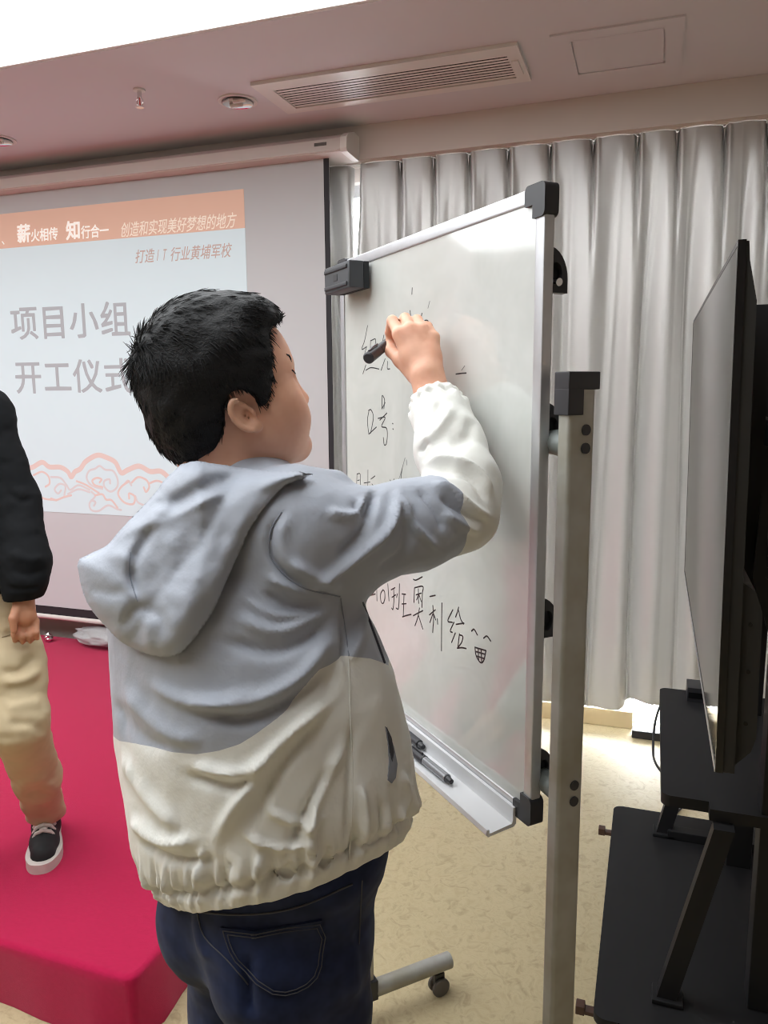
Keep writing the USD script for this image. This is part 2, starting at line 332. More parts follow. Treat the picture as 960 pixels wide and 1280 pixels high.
GLYPHS = json.loads('''{"I":[[[10,73,19,73,19,0,10,0]]],"T":[[[3,65,3,73,57,73,57,65,35,64,35,0,25,0,25,65]]],"、":[[[6,15,6,17,12,22,33,2,34,-1,27,-6]]],"一":[[[4,43,96,43,96,35,4,35]]],"业":[[[6,-3,6,4,34,5,34,83,42,83,42,5,59,5,59,83,66,83,66,5,94,4,94,-3]],[[69,27,78,42,85,61,91,59,92,56,90,51,77,25,74,23]],[[8,58,9,60,16,61,29,26,24,24,21,25,18,37]]],"仪":[[[27,-3,45,6,57,17,45,41,38,65,37,76,44,77,51,46,59,29,64,25,76,46,83,77,91,77,82,41,68,18,79,7,96,-1,96,-3,90,-8,75,0,63,11,47,-1,33,-8]],[[54,78,59,82,62,80,70,67,71,61,67,59,64,60]],[[2,43,16,61,26,83,34,82,23,59,23,-8,16,-7,16,47,14,47,7,37]]],"传":[[[29,47,29,54,50,55,52,66,35,66,35,73,55,73,57,84,65,83,63,73,91,73,91,66,60,66,57,55,95,54,95,47,56,47,52,37,53,34,86,34,89,32,88,28,69,8,69,5,78,-2,74,-8,47,13,54,16,63,11,76,27,41,27,47,47]],[[2,43,17,63,26,84,32,83,33,79,23,60,23,-8,16,-8,16,47,13,46,7,37,5,37]]],"军":[[[8,8,8,15,50,16,50,28,20,28,19,34,24,39,29,50,18,51,18,58,33,58,37,70,45,68,42,61,43,58,82,58,81,51,37,51,30,36,50,35,50,46,57,46,57,35,85,35,85,28,57,28,57,16,93,15,93,8,57,8,57,-8,50,-8,49,8]],[[8,80,92,80,92,59,85,59,84,73,16,73,15,59,8,59]]],"创":[[[66,-2,82,-1,84,1,84,83,91,83,91,-3,84,-8,68,-8]],[[64,73,71,73,71,17,64,17]],[[3,48,19,63,31,84,38,82,37,76,55,58,59,50,54,46,33,71,25,59,17,52,17,48,51,47,49,23,47,18,43,15,31,15,29,20,41,22,43,41,22,41,22,2,29,-1,48,0,50,3,51,13,53,13,58,10,56,-1,52,-6,21,-7,15,-3,14,46,8,43]]],"合":[[[4,47,32,63,45,75,51,84,58,82,56,75,67,65,97,49,92,42,76,50,75,44,25,44,25,48,23,48,11,41],[51,70,31,51,73,52]],[[20,32,82,32,82,-8,74,-8,73,-3,28,-3,27,-8,20,-8],[27,5,74,4,74,25,27,25]]],"和":[[[53,75,90,75,90,-3,83,-3,82,5,62,5,60,3,60,-4,53,-4],[60,13,83,12,83,68,62,68,60,67]],[[6,7,3,15,14,28,22,46,21,48,5,48,5,55,25,56,25,71,8,69,6,75,45,83,48,77,32,73,32,56,50,55,50,48,33,48,32,46,49,25,44,20,34,35,32,35,32,-8,25,-8,25,34,8,7]]],"地":[[[32,42,33,44,43,48,43,75,50,75,50,52,51,51,64,57,64,84,71,84,71,60,86,67,92,66,91,25,86,19,76,19,74,24,83,25,84,28,85,57,71,51,70,14,64,14,64,48,54,45,50,42,50,5,54,1,85,1,89,5,89,12,91,15,96,13,94,-1,87,-6,51,-6,46,-4,43,1,43,38,35,36]],[[6,8,4,16,17,22,17,52,4,53,4,60,17,60,17,83,24,83,24,60,36,60,36,53,24,52,24,25,36,28,37,22,8,8]]],"埔":[[[35,63,35,70,62,70,62,84,69,84,70,70,87,70,75,80,77,84,81,84,93,76,89,71,96,70,96,63,69,62,69,53,92,53,91,-6,87,-8,76,-7,75,-1,85,-1,85,13,69,13,69,-8,62,-8,62,13,48,13,47,-8,40,-8,40,53,62,53,62,62],[69,21,71,19,85,19,85,30,69,30],[70,37,85,36,85,46,69,46],[47,20,62,19,62,30,47,30],[47,37,62,36,62,46,47,46]],[[4,12,5,17,17,22,17,52,5,53,5,60,17,60,17,83,24,83,24,60,35,60,35,53,24,52,24,26,36,30,37,22,7,8]]],"好":[[[43,34,43,41,66,41,66,54,80,69,47,70,47,77,89,77,93,74,84,61,74,52,74,42,96,41,96,34,74,34,74,-2,72,-6,67,-8,54,-8,51,-2,66,-1,66,34]],[[7,-8,3,-1,10,2,22,16,21,19,7,28,13,56,4,57,4,64,15,64,18,84,25,84,22,64,43,63,38,33,32,19,43,9,43,6,38,1,28,11,18,-1,10,-7],[16,31,27,24,33,44,35,57,20,56,15,34]]],"实":[[[7,19,7,25,46,25,49,37,50,61,58,61,55,25,93,25,93,19,52,19,40,3,32,-2,15,-8,12,-8,9,-1,31,6,42,16,42,18]],[[54,10,56,15,59,16,85,4,93,-1,93,-3,88,-8,74,2]],[[9,73,46,73,43,83,51,85,58,73,91,73,91,53,83,53,82,66,18,66,16,64,16,53,9,53]],[[24,56,29,61,41,53,43,48,38,44]],[[14,40,20,45,32,37,34,33,31,29,28,29,23,35]]],"小":[[[71,55,71,58,79,59,93,31,97,14,89,12,81,38]],[[27,-2,46,0,46,83,54,83,54,-4,49,-8,30,-9]],[[3,17,13,33,20,59,28,58,24,39,15,19,11,14]]],"工":[[[5,7,46,8,46,65,11,65,10,73,90,73,90,65,54,65,54,8,95,7,95,-1,6,-1]]],"开":[[[5,35,5,42,29,43,29,71,9,71,9,78,92,78,92,71,73,70,73,42,95,42,95,35,73,35,72,-9,65,-9,64,35,37,35,34,19,29,8,19,-4,11,-9,6,-2,11,0,22,12,27,24,29,34],[37,43,65,42,65,71,37,71]]],"式":[[[6,65,57,65,57,84,65,84,65,65,95,65,95,58,65,57,69,28,78,3,81,0,87,-1,89,4,90,18,97,14,93,-5,88,-9,82,-9,76,-6,70,1,62,22,58,58,6,58]],[[71,79,73,82,78,83,90,72,90,70,84,67]],[[8,-5,6,2,9,3,27,7,27,36,9,36,9,43,53,43,53,36,34,35,34,9,56,12,56,5,13,-5]]],"想":[[[88,0,77,20,84,22,95,2]],[[51,79,90,79,90,26,51,26],[58,33,82,32,83,41,59,42],[58,49,82,48,83,57,59,58],[58,65,82,64,83,72,59,73]],[[28,19,36,19,36,3,37,1,65,1,68,5,68,12,70,12,75,10,74,0,72,-4,68,-6,32,-5,28,1]],[[42,24,47,27,60,14,60,12,54,9]],[[9,32,4,38,14,47,22,62,6,63,6,69,23,69,24,84,31,84,31,69,47,69,47,63,32,63,31,57,45,48,47,43,43,39,31,49,31,26,24,26,23,50]],[[5,0,14,21,20,19,18,9,13,-1,10,-3]]],"打":[[[42,68,42,76,96,76,96,68,78,67,78,-3,74,-7,54,-8,51,-1,70,1,70,68]],[[4,29,6,32,20,36,20,57,5,57,5,64,20,64,20,84,27,84,27,64,41,64,41,57,27,57,27,39,41,41,42,34,27,30,27,-3,24,-6,10,-7,8,0,18,0,20,2,20,26,6,23]]],"方":[[[5,-3,13,2,24,14,30,28,34,51,34,60,7,60,7,67,50,67,50,71,44,82,50,85,52,85,58,73,55,67,94,67,94,60,42,59,41,43,84,43,80,5,74,-6,50,-7,48,0,70,1,74,16,74,36,40,36,36,20,26,3,12,-8,9,-8]]],"校":[[[40,-8,37,-2,51,5,61,15,54,25,49,39,41,35,37,39,46,48,52,59,55,60,60,58,60,56,50,41,55,42,61,27,66,22,73,32,75,41,83,41,81,32,72,15,81,6,96,-2,92,-7,88,-7,77,-1,66,9,58,1,43,-8]],[[89,35,72,56,77,61,92,45,94,39]],[[40,70,65,70,58,81,58,83,64,85,72,74,69,70,95,70,95,63,40,63]],[[3,17,12,34,18,55,6,56,6,63,19,63,19,84,26,84,26,63,37,63,37,56,26,56,26,52,38,33,35,27,33,27,28,39,26,39,26,-8,19,-8,19,35,17,35,8,11,6,11]]],"梦":[[[52,44,47,50,56,56,64,66,51,67,50,74,67,74,67,84,74,84,75,74,95,74,95,67,79,66,90,53,96,50,93,44,89,45,75,60,74,41,67,41,66,58]],[[8,-3,10,-1,28,2,45,8,44,11,30,18,34,23,54,13,65,20,72,28,71,30,39,30,17,17,14,17,10,21,34,34,44,44,51,42,49,36,80,36,83,34,78,23,67,12,46,0,14,-9,11,-8]],[[8,44,4,50,10,53,20,66,6,67,6,74,24,74,24,84,31,84,31,74,47,74,47,67,34,67,46,56,46,54,42,49,38,55,31,59,31,41,24,41,23,59,11,45]]],"火":[[[11,-8,6,-1,19,4,28,11,36,21,43,39,45,50,46,83,54,83,52,46,58,28,67,15,74,9,96,-1,92,-7,89,-7,70,2,59,13,49,30,41,14,31,3]],[[70,35,80,54,83,64,91,61,77,33]],[[9,35,16,47,21,64,28,62,24,46,17,33,15,32]]],"现":[[[37,-8,34,-2,44,3,55,15,61,32,62,64,69,64,69,40,67,28,73,27,73,2,75,0,87,0,90,17,95,14,95,4,92,-4,88,-6,69,-5,66,-1,65,20,58,7,48,-3,40,-8]],[[43,79,88,80,88,26,81,26,80,73,50,73,50,26,43,26]],[[5,10,19,15,19,41,7,41,7,48,19,48,19,70,6,71,6,78,39,78,39,71,26,70,26,48,37,48,37,41,26,41,26,17,39,19,40,12,10,3,6,3]]],"的":[[[45,47,45,50,55,67,60,85,67,83,63,69,93,69,90,9,87,-2,83,-6,63,-7,61,1,77,0,82,6,86,62,60,62,51,44]],[[56,40,57,44,62,45,75,27,76,22,70,19]],[[9,68,20,68,24,85,32,83,27,68,43,68,43,2,17,2,16,-5,9,-6],[16,10,37,9,37,33,16,33],[17,61,16,40,37,40,37,61]]],"目":[[[16,78,84,78,84,-8,76,-8,75,-1,24,-1,23,-8,16,-8],[23,31,75,30,76,46,24,47],[24,23,23,8,25,6,76,7,75,23],[24,70,24,54,76,55,75,71]]],"相":[[[47,78,93,78,92,-8,85,-8,84,-2,56,-2,55,-8,47,-8],[55,6,85,5,85,23,55,23],[55,31,85,30,85,47,55,47],[55,55,85,54,85,71,55,71]],[[3,16,13,33,20,53,19,56,5,56,5,63,21,63,21,84,29,84,29,63,43,63,43,56,29,56,29,46,43,31,41,25,38,24,33,33,29,34,29,-8,21,-8,21,35,19,35,8,11,6,11]]],"知":[[[55,76,91,76,91,-4,83,-4,82,3,63,3,62,-5,55,-5],[62,11,83,11,82,69,62,68]],[[4,-3,18,13,24,30,25,37,5,37,5,44,25,44,25,64,17,64,10,49,4,52,11,67,15,84,21,84,23,81,20,71,49,71,49,64,33,64,33,45,51,44,51,37,33,37,31,31,51,7,45,2,30,21,22,5,12,-6,8,-8]]],"组":[[[38,-6,38,1,48,2,48,79,87,79,87,2,96,1,96,-6],[55,2,80,1,80,20,55,20],[55,28,80,27,80,47,55,47],[79,54,80,72,55,72,55,54]],[[4,49,16,64,24,83,27,84,31,82,32,80,27,70,15,52,29,52,35,63,41,60,34,47,20,29,40,32,40,25,7,18,5,25,17,35,23,44,6,43]],[[5,6,36,13,40,12,40,7,38,6,11,-1,6,-1]]],"美":[[[4,-2,17,1,32,7,41,18,8,19,8,26,43,26,45,30,44,33,6,33,6,40,46,40,45,48,15,48,15,55,46,56,45,63,10,63,10,70,30,70,23,81,24,83,30,84,37,75,38,70,60,70,70,85,77,83,70,70,90,70,90,63,54,63,54,55,86,55,86,49,55,48,54,41,95,40,95,33,54,33,52,27,94,26,94,19,58,18,72,5,96,-1,92,-8,83,-7,66,0,53,12,50,17,38,2,29,-3,8,-8]]],"薪":[[[45,-4,53,8,55,17,56,56,87,64,92,58,62,50,62,38,96,37,96,31,83,30,83,-8,76,-8,75,31,62,31,62,16,59,4,51,-8]],[[5,33,5,39,16,40,14,51,7,51,7,57,24,57,22,65,29,67,28,70,6,70,6,77,28,77,29,84,37,84,38,77,62,77,63,84,70,84,71,77,94,77,94,70,71,70,70,63,63,63,62,70,38,70,36,63,30,63,33,57,49,57,49,51,44,51,40,40,51,39,51,33,32,33,32,25,50,25,50,19,32,19,32,-3,28,-7,19,-7,17,-3,17,-1,25,-1,25,19,7,19,7,25,25,25,25,33],[20,50,23,39,31,39,37,50]],[[42,2,37,16,42,17,48,4]],[[5,1,10,7,15,17,20,16,16,6,10,-2]]],"行":[[[39,43,39,50,95,50,95,43,80,42,80,-4,77,-7,57,-8,55,-3,55,-1,71,-1,73,0,73,43]],[[44,78,93,78,93,71,44,71]],[[3,31,3,33,19,46,30,62,37,60,34,53,27,45,26,-9,19,-9,19,35,9,26]],[[7,57,4,63,12,68,26,84,33,82,32,78,10,57]]],"造":[[[5,-3,11,5,18,9,18,38,5,39,5,46,25,46,25,10,36,2,47,0,97,2,95,-6,77,-7,41,-6,23,2,19,2,10,-8]],[[31,46,31,52,59,53,58,65,44,65,38,55,31,57,41,74,43,83,50,82,49,71,59,71,59,84,67,84,67,71,90,71,90,65,67,65,67,52,95,52,95,46]],[[39,37,87,37,87,9,39,9],[46,16,79,15,80,17,80,31,46,31]],[[7,76,12,80,15,79,28,64,22,60]]],"项":[[[38,73,38,80,96,80,96,73,71,73,66,64,89,63,89,15,82,15,81,56,49,56,49,15,42,15,42,63,58,63,61,72]],[[69,8,72,13,75,13,90,3,96,-2,96,-4,90,-8,85,-2]],[[32,-3,47,3,59,14,62,25,62,50,69,50,69,21,63,7,52,-2,38,-8]],[[4,12,4,19,17,23,17,64,5,65,5,72,36,72,36,65,25,64,25,26,37,28,38,22,8,11]]],"黄":[[[6,52,6,59,30,59,30,69,13,69,13,76,30,76,31,85,38,84,39,76,61,76,62,84,70,85,70,76,88,76,88,69,70,69,70,59,95,59,95,52,54,51,55,44,84,44,84,10,16,10,16,44,45,44,46,51],[54,31,76,30,77,38,55,39],[55,25,54,16,77,16,77,25],[38,60,62,59,62,69,38,69],[24,17,45,16,46,24,25,25],[24,31,45,30,46,38,25,39]],[[60,3,63,8,66,8,94,-4,90,-8,87,-8]],[[6,-4,34,8,41,5,40,2,34,-1,12,-9]]]}''')


def glyph(ch, x, y, w, h, slant=0., bold=0.):
    """outline of one character in a cell w x h whose lower left corner is (x, y)."""
    polys = []
    for rings in GLYPHS[ch]:
        rr = [np.array(r, float).reshape(-1, 2) for r in rings]
        polys.append(Polygon(rr[0], rr[1:]).buffer(0))
    g = shapely.union_all(polys)
    if bold:
        g = g.buffer(bold)
    def tr(a):
        a = np.asarray(a)
        yy = (a[:, 1] + 10) / 100 * h
        return np.stack([x + a[:, 0] / 100 * w + yy * slant, y + yy], 1)
    return shapely.transform(g, tr)

# ================================================================== the room
XL, XR, YF, YB, ZC = -8.4, 2.6, 3.69, -4.5, 2.81
SC = 'structure'
obj('floor', box(XL - .1, XR + .1, YB - .1, YF + .25, -.1, 0), M['floor'], kind=SC, label='beige mottled vinyl floor')
wf = thing('wall_front', 'painted front wall around the curtained window', None, kind=SC)
obj('wall_panel', box(XL, -1.75, YF, YF + .15, 0, 3.1), M['wall'], wf)
obj('wall_panel', box(1.75, XR, YF, YF + .15, 0, 3.1), M['wall'], wf)
obj('lintel', box(-1.75, 1.75, YF, YF + .15, 2.6, 3.1), M['wall'], wf)
M['sill'] = mat('sill_paint', lin(196, 178, 142), .6)
obj('sill', box(-1.75, -.035, YF - .02, YF + .15, 0, .085, .004), M['sill'], wf)
obj('sill', box(.3, 1.75, YF - .02, YF + .15, 0, .085, .004), M['sill'], wf)
obj('wall_left', box(XL - .12, XL, YB, YF + .15, 0, 3.1), M['wall'], kind=SC, label='painted left wall')
obj('wall_right', box(XR, XR + .12, YB, YF + .15, 0, 3.1), M['wall'], kind=SC, label='painted right wall')
obj('wall_rear', box(XL - .12, XR + .12, YB - .12, YB, 0, 3.1), M['wall'], kind=SC, label='painted rear wall')
ce = thing('ceiling', 'painted ceiling with a lower soffit along the curtained wall', None, kind=SC)
obj('soffit', box(XL, XR, 2.5, YF, ZC, 3.1), M['soffit'], ce)
obj('ceiling_slab', box(XL, XR, YB, 2.5, 2.96, 3.1), M['soffit'], ce)
obj('trim_1', box(XL, XR, 3.55, YF - .005, 2.66, ZC, .002), M['wall'], kind=SC, label='plain pale pelmet band above the curtain')
w = thing('window_1', 'aluminium framed window behind the curtain', None, kind=SC)
obj('window_frame', [box(-1.75, 1.75, YF + .05, YF + .1, 2.54, 2.6), box(-1.75, -1.7, YF + .05, YF + .1, .085, 2.54), box(1.7, 1.75, YF + .05, YF + .1, .085, 2.54)] + [box(x - .02, x + .02, YF + .05, YF + .1, .085, 2.54) for x in (-.75, .3, 1.0)], M['alu'], w)
obj('window_pane', box(-1.7, 1.7, YF + .072, YF + .078, .0, 2.54), M['glass'], w)

# luminous ceiling, flush with the soffit edge
cl = thing('ceiling_light_panel', 'large glowing white ceiling light panel beside the soffit', 'ceiling light')
obj('diffuser', box(-6.1, -.25, -.4, 2.485, 2.83, 2.85), M['panel'], cl)
obj('frame', [box(-6.13, -.22, 2.485, 2.5, 2.812, 2.96), box(-6.13, -.22, -.43, -.4, 2.812, 2.96), box(-6.13, -6.1, -.4, 2.485, 2.812, 2.96), box(-.25, -.22, -.4, 2.485, 2.812, 2.96)], M['white'], cl)
# curtain: pinch pleats at the top that relax into soft folds
pinch = np.array([on(x, y, [0, 1, 0], 3.58)[0] for x, y in ((447, 203), (498, 198), (540, 193), (584, 189), (633, 184), (686, 179), (741, 173), (797, 167), (847, 161), (907, 154), (962, 148))])
pinch = np.concatenate([[-1.372], pinch[1:], pinch[-1] + .185 * np.arange(1, 8)])
cu = thing('curtain', 'wide silver grey satin curtain with pinch pleats covering the window', 'curtain')
cu2 = thing('curtain', 'narrow strip of silver curtain between the projection screen and the bright gap', 'curtain')


def drape(pinch, top_in, low_in, parent, hem_dip):
    U = np.concatenate([np.linspace(a, b, 26, endpoint=False) for a, b in zip(pinch[:-1], pinch[1:])] + [pinch[-1:]])
    ph = np.interp(U, pinch, np.arange(len(pinch)))
    T = np.linspace(0, 1, 70) ** 1.15
    fr = ph % 1.0
    k = ph.astype(int)
    dist = np.minimum(fr, 1 - fr)                      # 0 at a pinch
    amp = .62 + .38 * np.abs(np.sin(k * 2.4 + 1.0))
    topz, both = 2.656, .115
    knife = np.exp(-(dist / .032) ** 2)                 # the pinched tuck: a narrow valley with a raised lip on one side
    lip = np.exp(-((fr - .11) / .05) ** 2) - .4 * np.exp(-((fr - .9) / .06) ** 2)
    grid = np.zeros((len(U), len(T), 3))
    for j, t in enumerate(T):
        near = math.exp(-(t / .12) ** 1.5)
        mid = 1 - math.exp(-t / .15)
        y = 3.612 + .050 * knife * near - .008 * lip * near - .016 * np.sin(np.pi * fr) ** .6 * near
        w1 = ph + .10 * np.sin(k * 1.9 + 2.2 * t) * np.sin(np.pi * fr)
        soft = np.cos(2 * np.pi * (w1 + .04)) * amp + .28 * np.cos(4 * np.pi * w1 + 1.1 + k * .9) * mid
        y += -.030 * soft * mid + .006 * np.sin(ph * 1.7 + 3 * t) * mid
        y -= .008 * np.exp(-((fr - .55 - .15 * np.sin(k * 1.3 + 3 * t)) / .06) ** 2) * mid
        xx = U + .022 * np.sin(2 * np.pi * w1 + 1.0) * mid * amp + .008 * np.sin(k * 2.1 + 3.5 * t) * mid * np.sin(np.pi * fr)
        xx = xx + np.interp(U, [pinch[0], pinch[-1]], [low_in, 0]) * min(1, t / .35) ** .8 * np.exp(-(U - pinch[0]) / .25)
        hem = both + .016 * np.sin(U * 9.3 + .6) + .008 * np.sin(U * 23 + 1) + hem_dip * np.exp(-((U + .02) / .13) ** 2)
        grid[:, j] = np.stack([xx, np.clip(y, 3.568, 3.664), topz + (hem - topz) * t], 1)
    ni, nj = grid.shape[:2]
    idx = np.arange(ni * nj).reshape(ni, nj)
    q = np.stack([idx[:-1, :-1], idx[1:, :-1], idx[1:, 1:], idx[:-1, 1:]], -1).reshape(-1, 4)
    obj('curtain_fabric', trimesh.Trimesh(grid.reshape(-1, 3), np.vstack([q[:, [0, 2, 1]], q[:, [0, 3, 2]]]), process=False), M['curtain'], parent, smooth=True)
    for p_ in pinch[1:-1]:                             # stitched pinch at each pleat head
        obj('pinch_pleat', trimesh.convex.convex_hull(np.array([[p_ + a, y, z] for a, y, z in ((-.005, 3.63, 2.652), (.005, 3.63, 2.652), (-.004, 3.604, 2.645), (.004, 3.604, 2.645), (0, 3.606, 2.60), (0, 3.63, 2.58))])), M['curtain'], parent)


drape(pinch, 0, -.035, cu, .045)
drape(np.array([-1.72, -1.56, -1.409]), 0, 0, cu2, 0)
rl = thing('curtain_rail', 'slim white curtain rail under the pelmet', 'curtain rail')
obj('rail', box(-1.73, 1.73, 3.60, 3.63, 2.657, 2.675), M['white'], rl)

# ------------------------------------------------------------------ ceiling fittings
av = thing('air_vent', 'long white slatted air conditioning grille in the ceiling soffit', 'air vent', (0, 0, ZC))
outer, inner = shapely.box(-1.566, 2.932, -.512, 3.268), shapely.box(-1.505, 3.0, -.562, 3.22)
DN = ((0, 0, 0), (1, 0, 0), (0, 1, 0), (0, 0, -1))
obj('frame', extr(outer.difference(inner), DN, .014), M['white'], av)
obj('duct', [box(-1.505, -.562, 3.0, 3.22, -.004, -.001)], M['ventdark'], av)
for i in range(9):
    yc = 3.012 + i * .0245
    b = box(-.4715, .4715, -.0080, .0080, -.0005, .0005)
    b.apply_transform(trimesh.transformations.rotation_matrix(math.radians(2), [1, 0, 0]))
    b.apply_translation([-1.0335, yc, -.0095])
    obj('slat', b, M['slat'], av)
obj('end_stop', [box(-.553, -.528, 3.05, 3.18, -.02, -.013, .001)], M['white'], av)
ap = thing('access_panel', 'square painted access hatch flush in the ceiling soffit', 'access panel', (0, 0, ZC))
obj('rim', extr(shapely.box(-.399, 2.923, .04, 3.35).difference(shapely.box(-.335, 2.985, -.02, 3.29)), DN, .007), M['soffit'], ap)
obj('hatch', box(-.329, -.026, 2.991, 3.284, -.005, -.0005), M['soffit'], ap)
for (x, y), lb in (((-1.711, 3.088), 'recessed downlight with chrome reflector beside the air grille'), ((-3.04, 3.13), 'recessed downlight at the far left end of the soffit')):
    dl = thing('downlight', lb, 'downlight', (x, y, ZC))
    th = np.linspace(0, 2 * np.pi, 41)[:-1]
    obj('rim', extr(Point(0, 0).buffer(.082, quad_segs=10).difference(Point(0, 0).buffer(.066, quad_segs=10)), DN, .006), M['white'], dl)
    prof = np.array([[.066, -.005], [.06, .0], [.045, .004], [.02, .006], [.001, .006]])
    prof[:, 1] -= .007
    obj('reflector', trimesh.creation.revolve(prof, sections=36), M['chrome'], dl, smooth=True)
    for s in (-1, 1):
        obj('bulb', cyl((s * .018 - .03, -.02 * s, -.009), (s * .018 + .03, -.02 * s, -.009), .008, 12, bevel=.003), M['white'], dl)
sp = thing('fire_sprinkler', 'small chrome fire sprinkler head hanging from the ceiling soffit', 'sprinkler', (-2.021, 2.843, ZC))
obj('escutcheon', cyl((0, 0, -.006), (0, 0, 0), .024, 20), M['white'], sp)
obj('pipe', cyl((0, 0, -.03), (0, 0, -.005), .009, 16), M['chrome'], sp)
obj('yoke', [tube([(s * .006, 0, -.03), (s * .014, 0, -.04), (s * .013, 0, -.055), (0, 0, -.066)], .0025, 8) for s in (-1, 1)], M['chrome'], sp)
obj('glass_bulb', cyl((0, 0, -.06), (0, 0, -.032), .0028, 10), mat('red_glass', lin(170, 40, 30), .15), sp)
obj('deflector', cyl((0, 0, -.069), (0, 0, -.066), .016, 20), M['chrome'], sp)

# ------------------------------------------------------------------ stage
STZ = .178
st = thing('stage', 'low stage platform covered in crimson carpet', 'stage', (0, 0, 0))
X0, X1, Y0, Y1 = -8.25, -1.145, 1.395, 3.55
g = 26
nx, ny = 170, 90
def stage_mesh():
    v, f = [], []
    # rounded-edge carpet top with a skirt that falls to the floor in slight waves
    ring = np.array(rrect(X0, X1, Y0, Y1, .035, 5).exterior.segmentize(.05).coords)[:-1]
    if Polygon(ring).exterior.is_ccw is False:
        ring = ring[::-1]
    n = len(ring)
    cen = ring.mean(0)
    t = np.roll(ring, -1, 0) - np.roll(ring, 1, 0)
    nrm = np.stack([t[:, 1], -t[:, 0]], 1)
    nrm /= np.linalg.norm(nrm, axis=1)[:, None]
    s = np.cumsum(np.linalg.norm(np.roll(ring, -1, 0) - ring, axis=1))
    rows = []
    wav = .004 * np.sin(s * 9) + .003 * np.sin(s * 21 + 1)
    dc = np.linalg.norm(ring - [X1, Y0], axis=1)
    wav += .012 * np.exp(-((dc - .10) / .05) ** 2) - .010 * np.exp(-((dc - .03) / .03) ** 2)
    for off, z, kw in ((-.020, STZ, 0), (-.008, STZ - .003, 0), (-.001, STZ - .011, .1), (0, STZ - .03, .3), (.002, STZ - .08, .7), (.004, .05, 1), (.006, .001, 1.3)):
        rows.append(np.column_stack([ring + nrm * (off + wav * kw)[:, None] if np.ndim(off) else ring + nrm * (off + wav * kw)[:, None], np.full(n, z)]))
    v = np.vstack(rows + [np.array([[cen[0], cen[1], STZ]])])
    for i in range(len(rows) - 1):
        for j in range(n):
            j2 = (j + 1) % n
            f += [[i * n + j, (i + 1) * n + j, (i + 1) * n + j2], [i * n + j, (i + 1) * n + j2, i * n + j2]]
    c = len(v) - 1
    f += [[c, j, (j + 1) % n] for j in range(n)]
    return trimesh.Trimesh(v, f, process=False)
obj('carpet', stage_mesh(), M['carpet'], st, smooth=50)
obj('platform', box(X0 + .05, X1 - .05, Y0 + .05, Y1 - .01, 0, STZ - .02), mat('stage_plywood', lin(120, 90, 60), .8), st)

# ------------------------------------------------------------------ projection screen
YS = 3.47
ps = thing('projection_screen', 'pull-down projection screen showing a slide above the stage', 'projection screen', (0, 0, 0))
SX0, SX1 = -4.52, -1.462
prof = Polygon([(3.395, 2.672), (3.40, 2.664), (3.54, 2.660), (3.546, 2.668), (3.546, 2.752), (3.49, 2.756), (3.43, 2.735), (3.40, 2.715)]).buffer(.004)
def along_x(poly, x0, x1):
    return extr(poly, ((x0, 0, 0), (0, 1, 0), (0, 0, 1), (1, 0, 0)), x1 - x0)
obj('case', along_x(prof, -4.66, -1.372), M['offwhite'], ps)
obj('end_cap', along_x(prof.buffer(.004), -1.373, -1.342), M['white'], ps)
obj('end_cap', along_x(prof.buffer(.004), -4.69, -4.659), M['white'], ps)
obj('case_lip', box(-4.65, -1.38, 3.388, 3.40, 2.664, 2.672, .002), M['offwhite'], ps)
obj('sticker', box(-1.50, -1.44, 3.392, 3.3945, 2.690, 2.704), M['rubber'], ps)
obj('screen_cloth', box(SX0, SX1, YS, YS + .003, .33, 2.665), M['cloth'], ps)
obj('border', [box(SX1 - .027, SX1, YS - .0012, YS, .33, 2.66), box(SX0, SX0 + .027, YS - .0012, YS, .33, 2.66), box(SX0 + .027, SX1 - .027, YS - .0012, YS, .33, .384)], M['black'], ps)
obj('weight_bar', cyl((SX0 - .02, YS, .322), (SX1 + .02, YS, .322), .014, 14, bevel=.004), M['offwhite'], ps)
IX0, IX1, IZ0, IZ1, OZ = -4.06, -1.906, .940, 2.562, 2.383
sl = obj('slide', box(IX0, IX1, YS - .002, YS - .0002, IZ0, OZ), M['slide_white'], ps, label='projected slide with headings in Chinese characters')
obj('header_band', box(IX0, IX1, YS - .0021, YS - .0002, OZ, IZ1), M['slide_orange'], sl)
SF = ((0, YS - .0016, 0), (1, 0, 0), (0, 0, 1), (0, -1, 0))
def line_text(name, chars, x0, x1, z0, h, material, slant=0., bold=0., gap=0.):
    cells = list(chars)
    w_ = (x1 - x0) / len(cells)
    g_ = shapely.union_all([glyph(c, x0 + i * w_, z0, w_ * (1 - gap), h, slant, bold) for i, c in enumerate(cells) if c in GLYPHS])
    obj(name, extr(g_, SF, .0012), material, sl, smooth=False)
line_text('heading', '项目小组', -3.385, -2.585, 1.893, .19, M['slide_grey'], bold=1.2, gap=.03)
line_text('heading', '开工仪式', -3.385, -2.585, 1.602, .19, M['slide_grey'], bold=1.2, gap=.03)
line_text('motto_initial', '薪', -3.292, -3.200, 2.405, .098, M['slide_text'], bold=3, slant=.06)
line_text('motto', '火相传', -3.200, -3.018, 2.404, .068, M['slide_text'], bold=2, slant=.06)
line_text('motto_initial', '知', -2.968, -2.872, 2.398, .098, M['slide_text'], bold=3, slant=.06)
line_text('motto', '行合一', -2.870, -2.695, 2.398, .068, M['slide_text'], bold=2, slant=.06)
line_text('slogan', '创造和实现美好梦想的地方', -2.628, -1.958, 2.388, .076, M['slide_text2'], slant=.22, bold=.5)
line_text('slogan', '打造', -2.548, -2.432, 2.254, .072, M['slide_peach'], slant=.22, bold=.5)
line_text('slogan', 'IT', -2.418, -2.350, 2.254, .072, M['slide_peach'], slant=.22, bold=.5)
line_text('slogan', '行业黄埔军校', -2.338, -1.99, 2.252, .072, M['slide_peach'], slant=.22, bold=.5)
line_text('motto', '、', -3.40, -3.34, 2.400, .07, M['slide_text'])
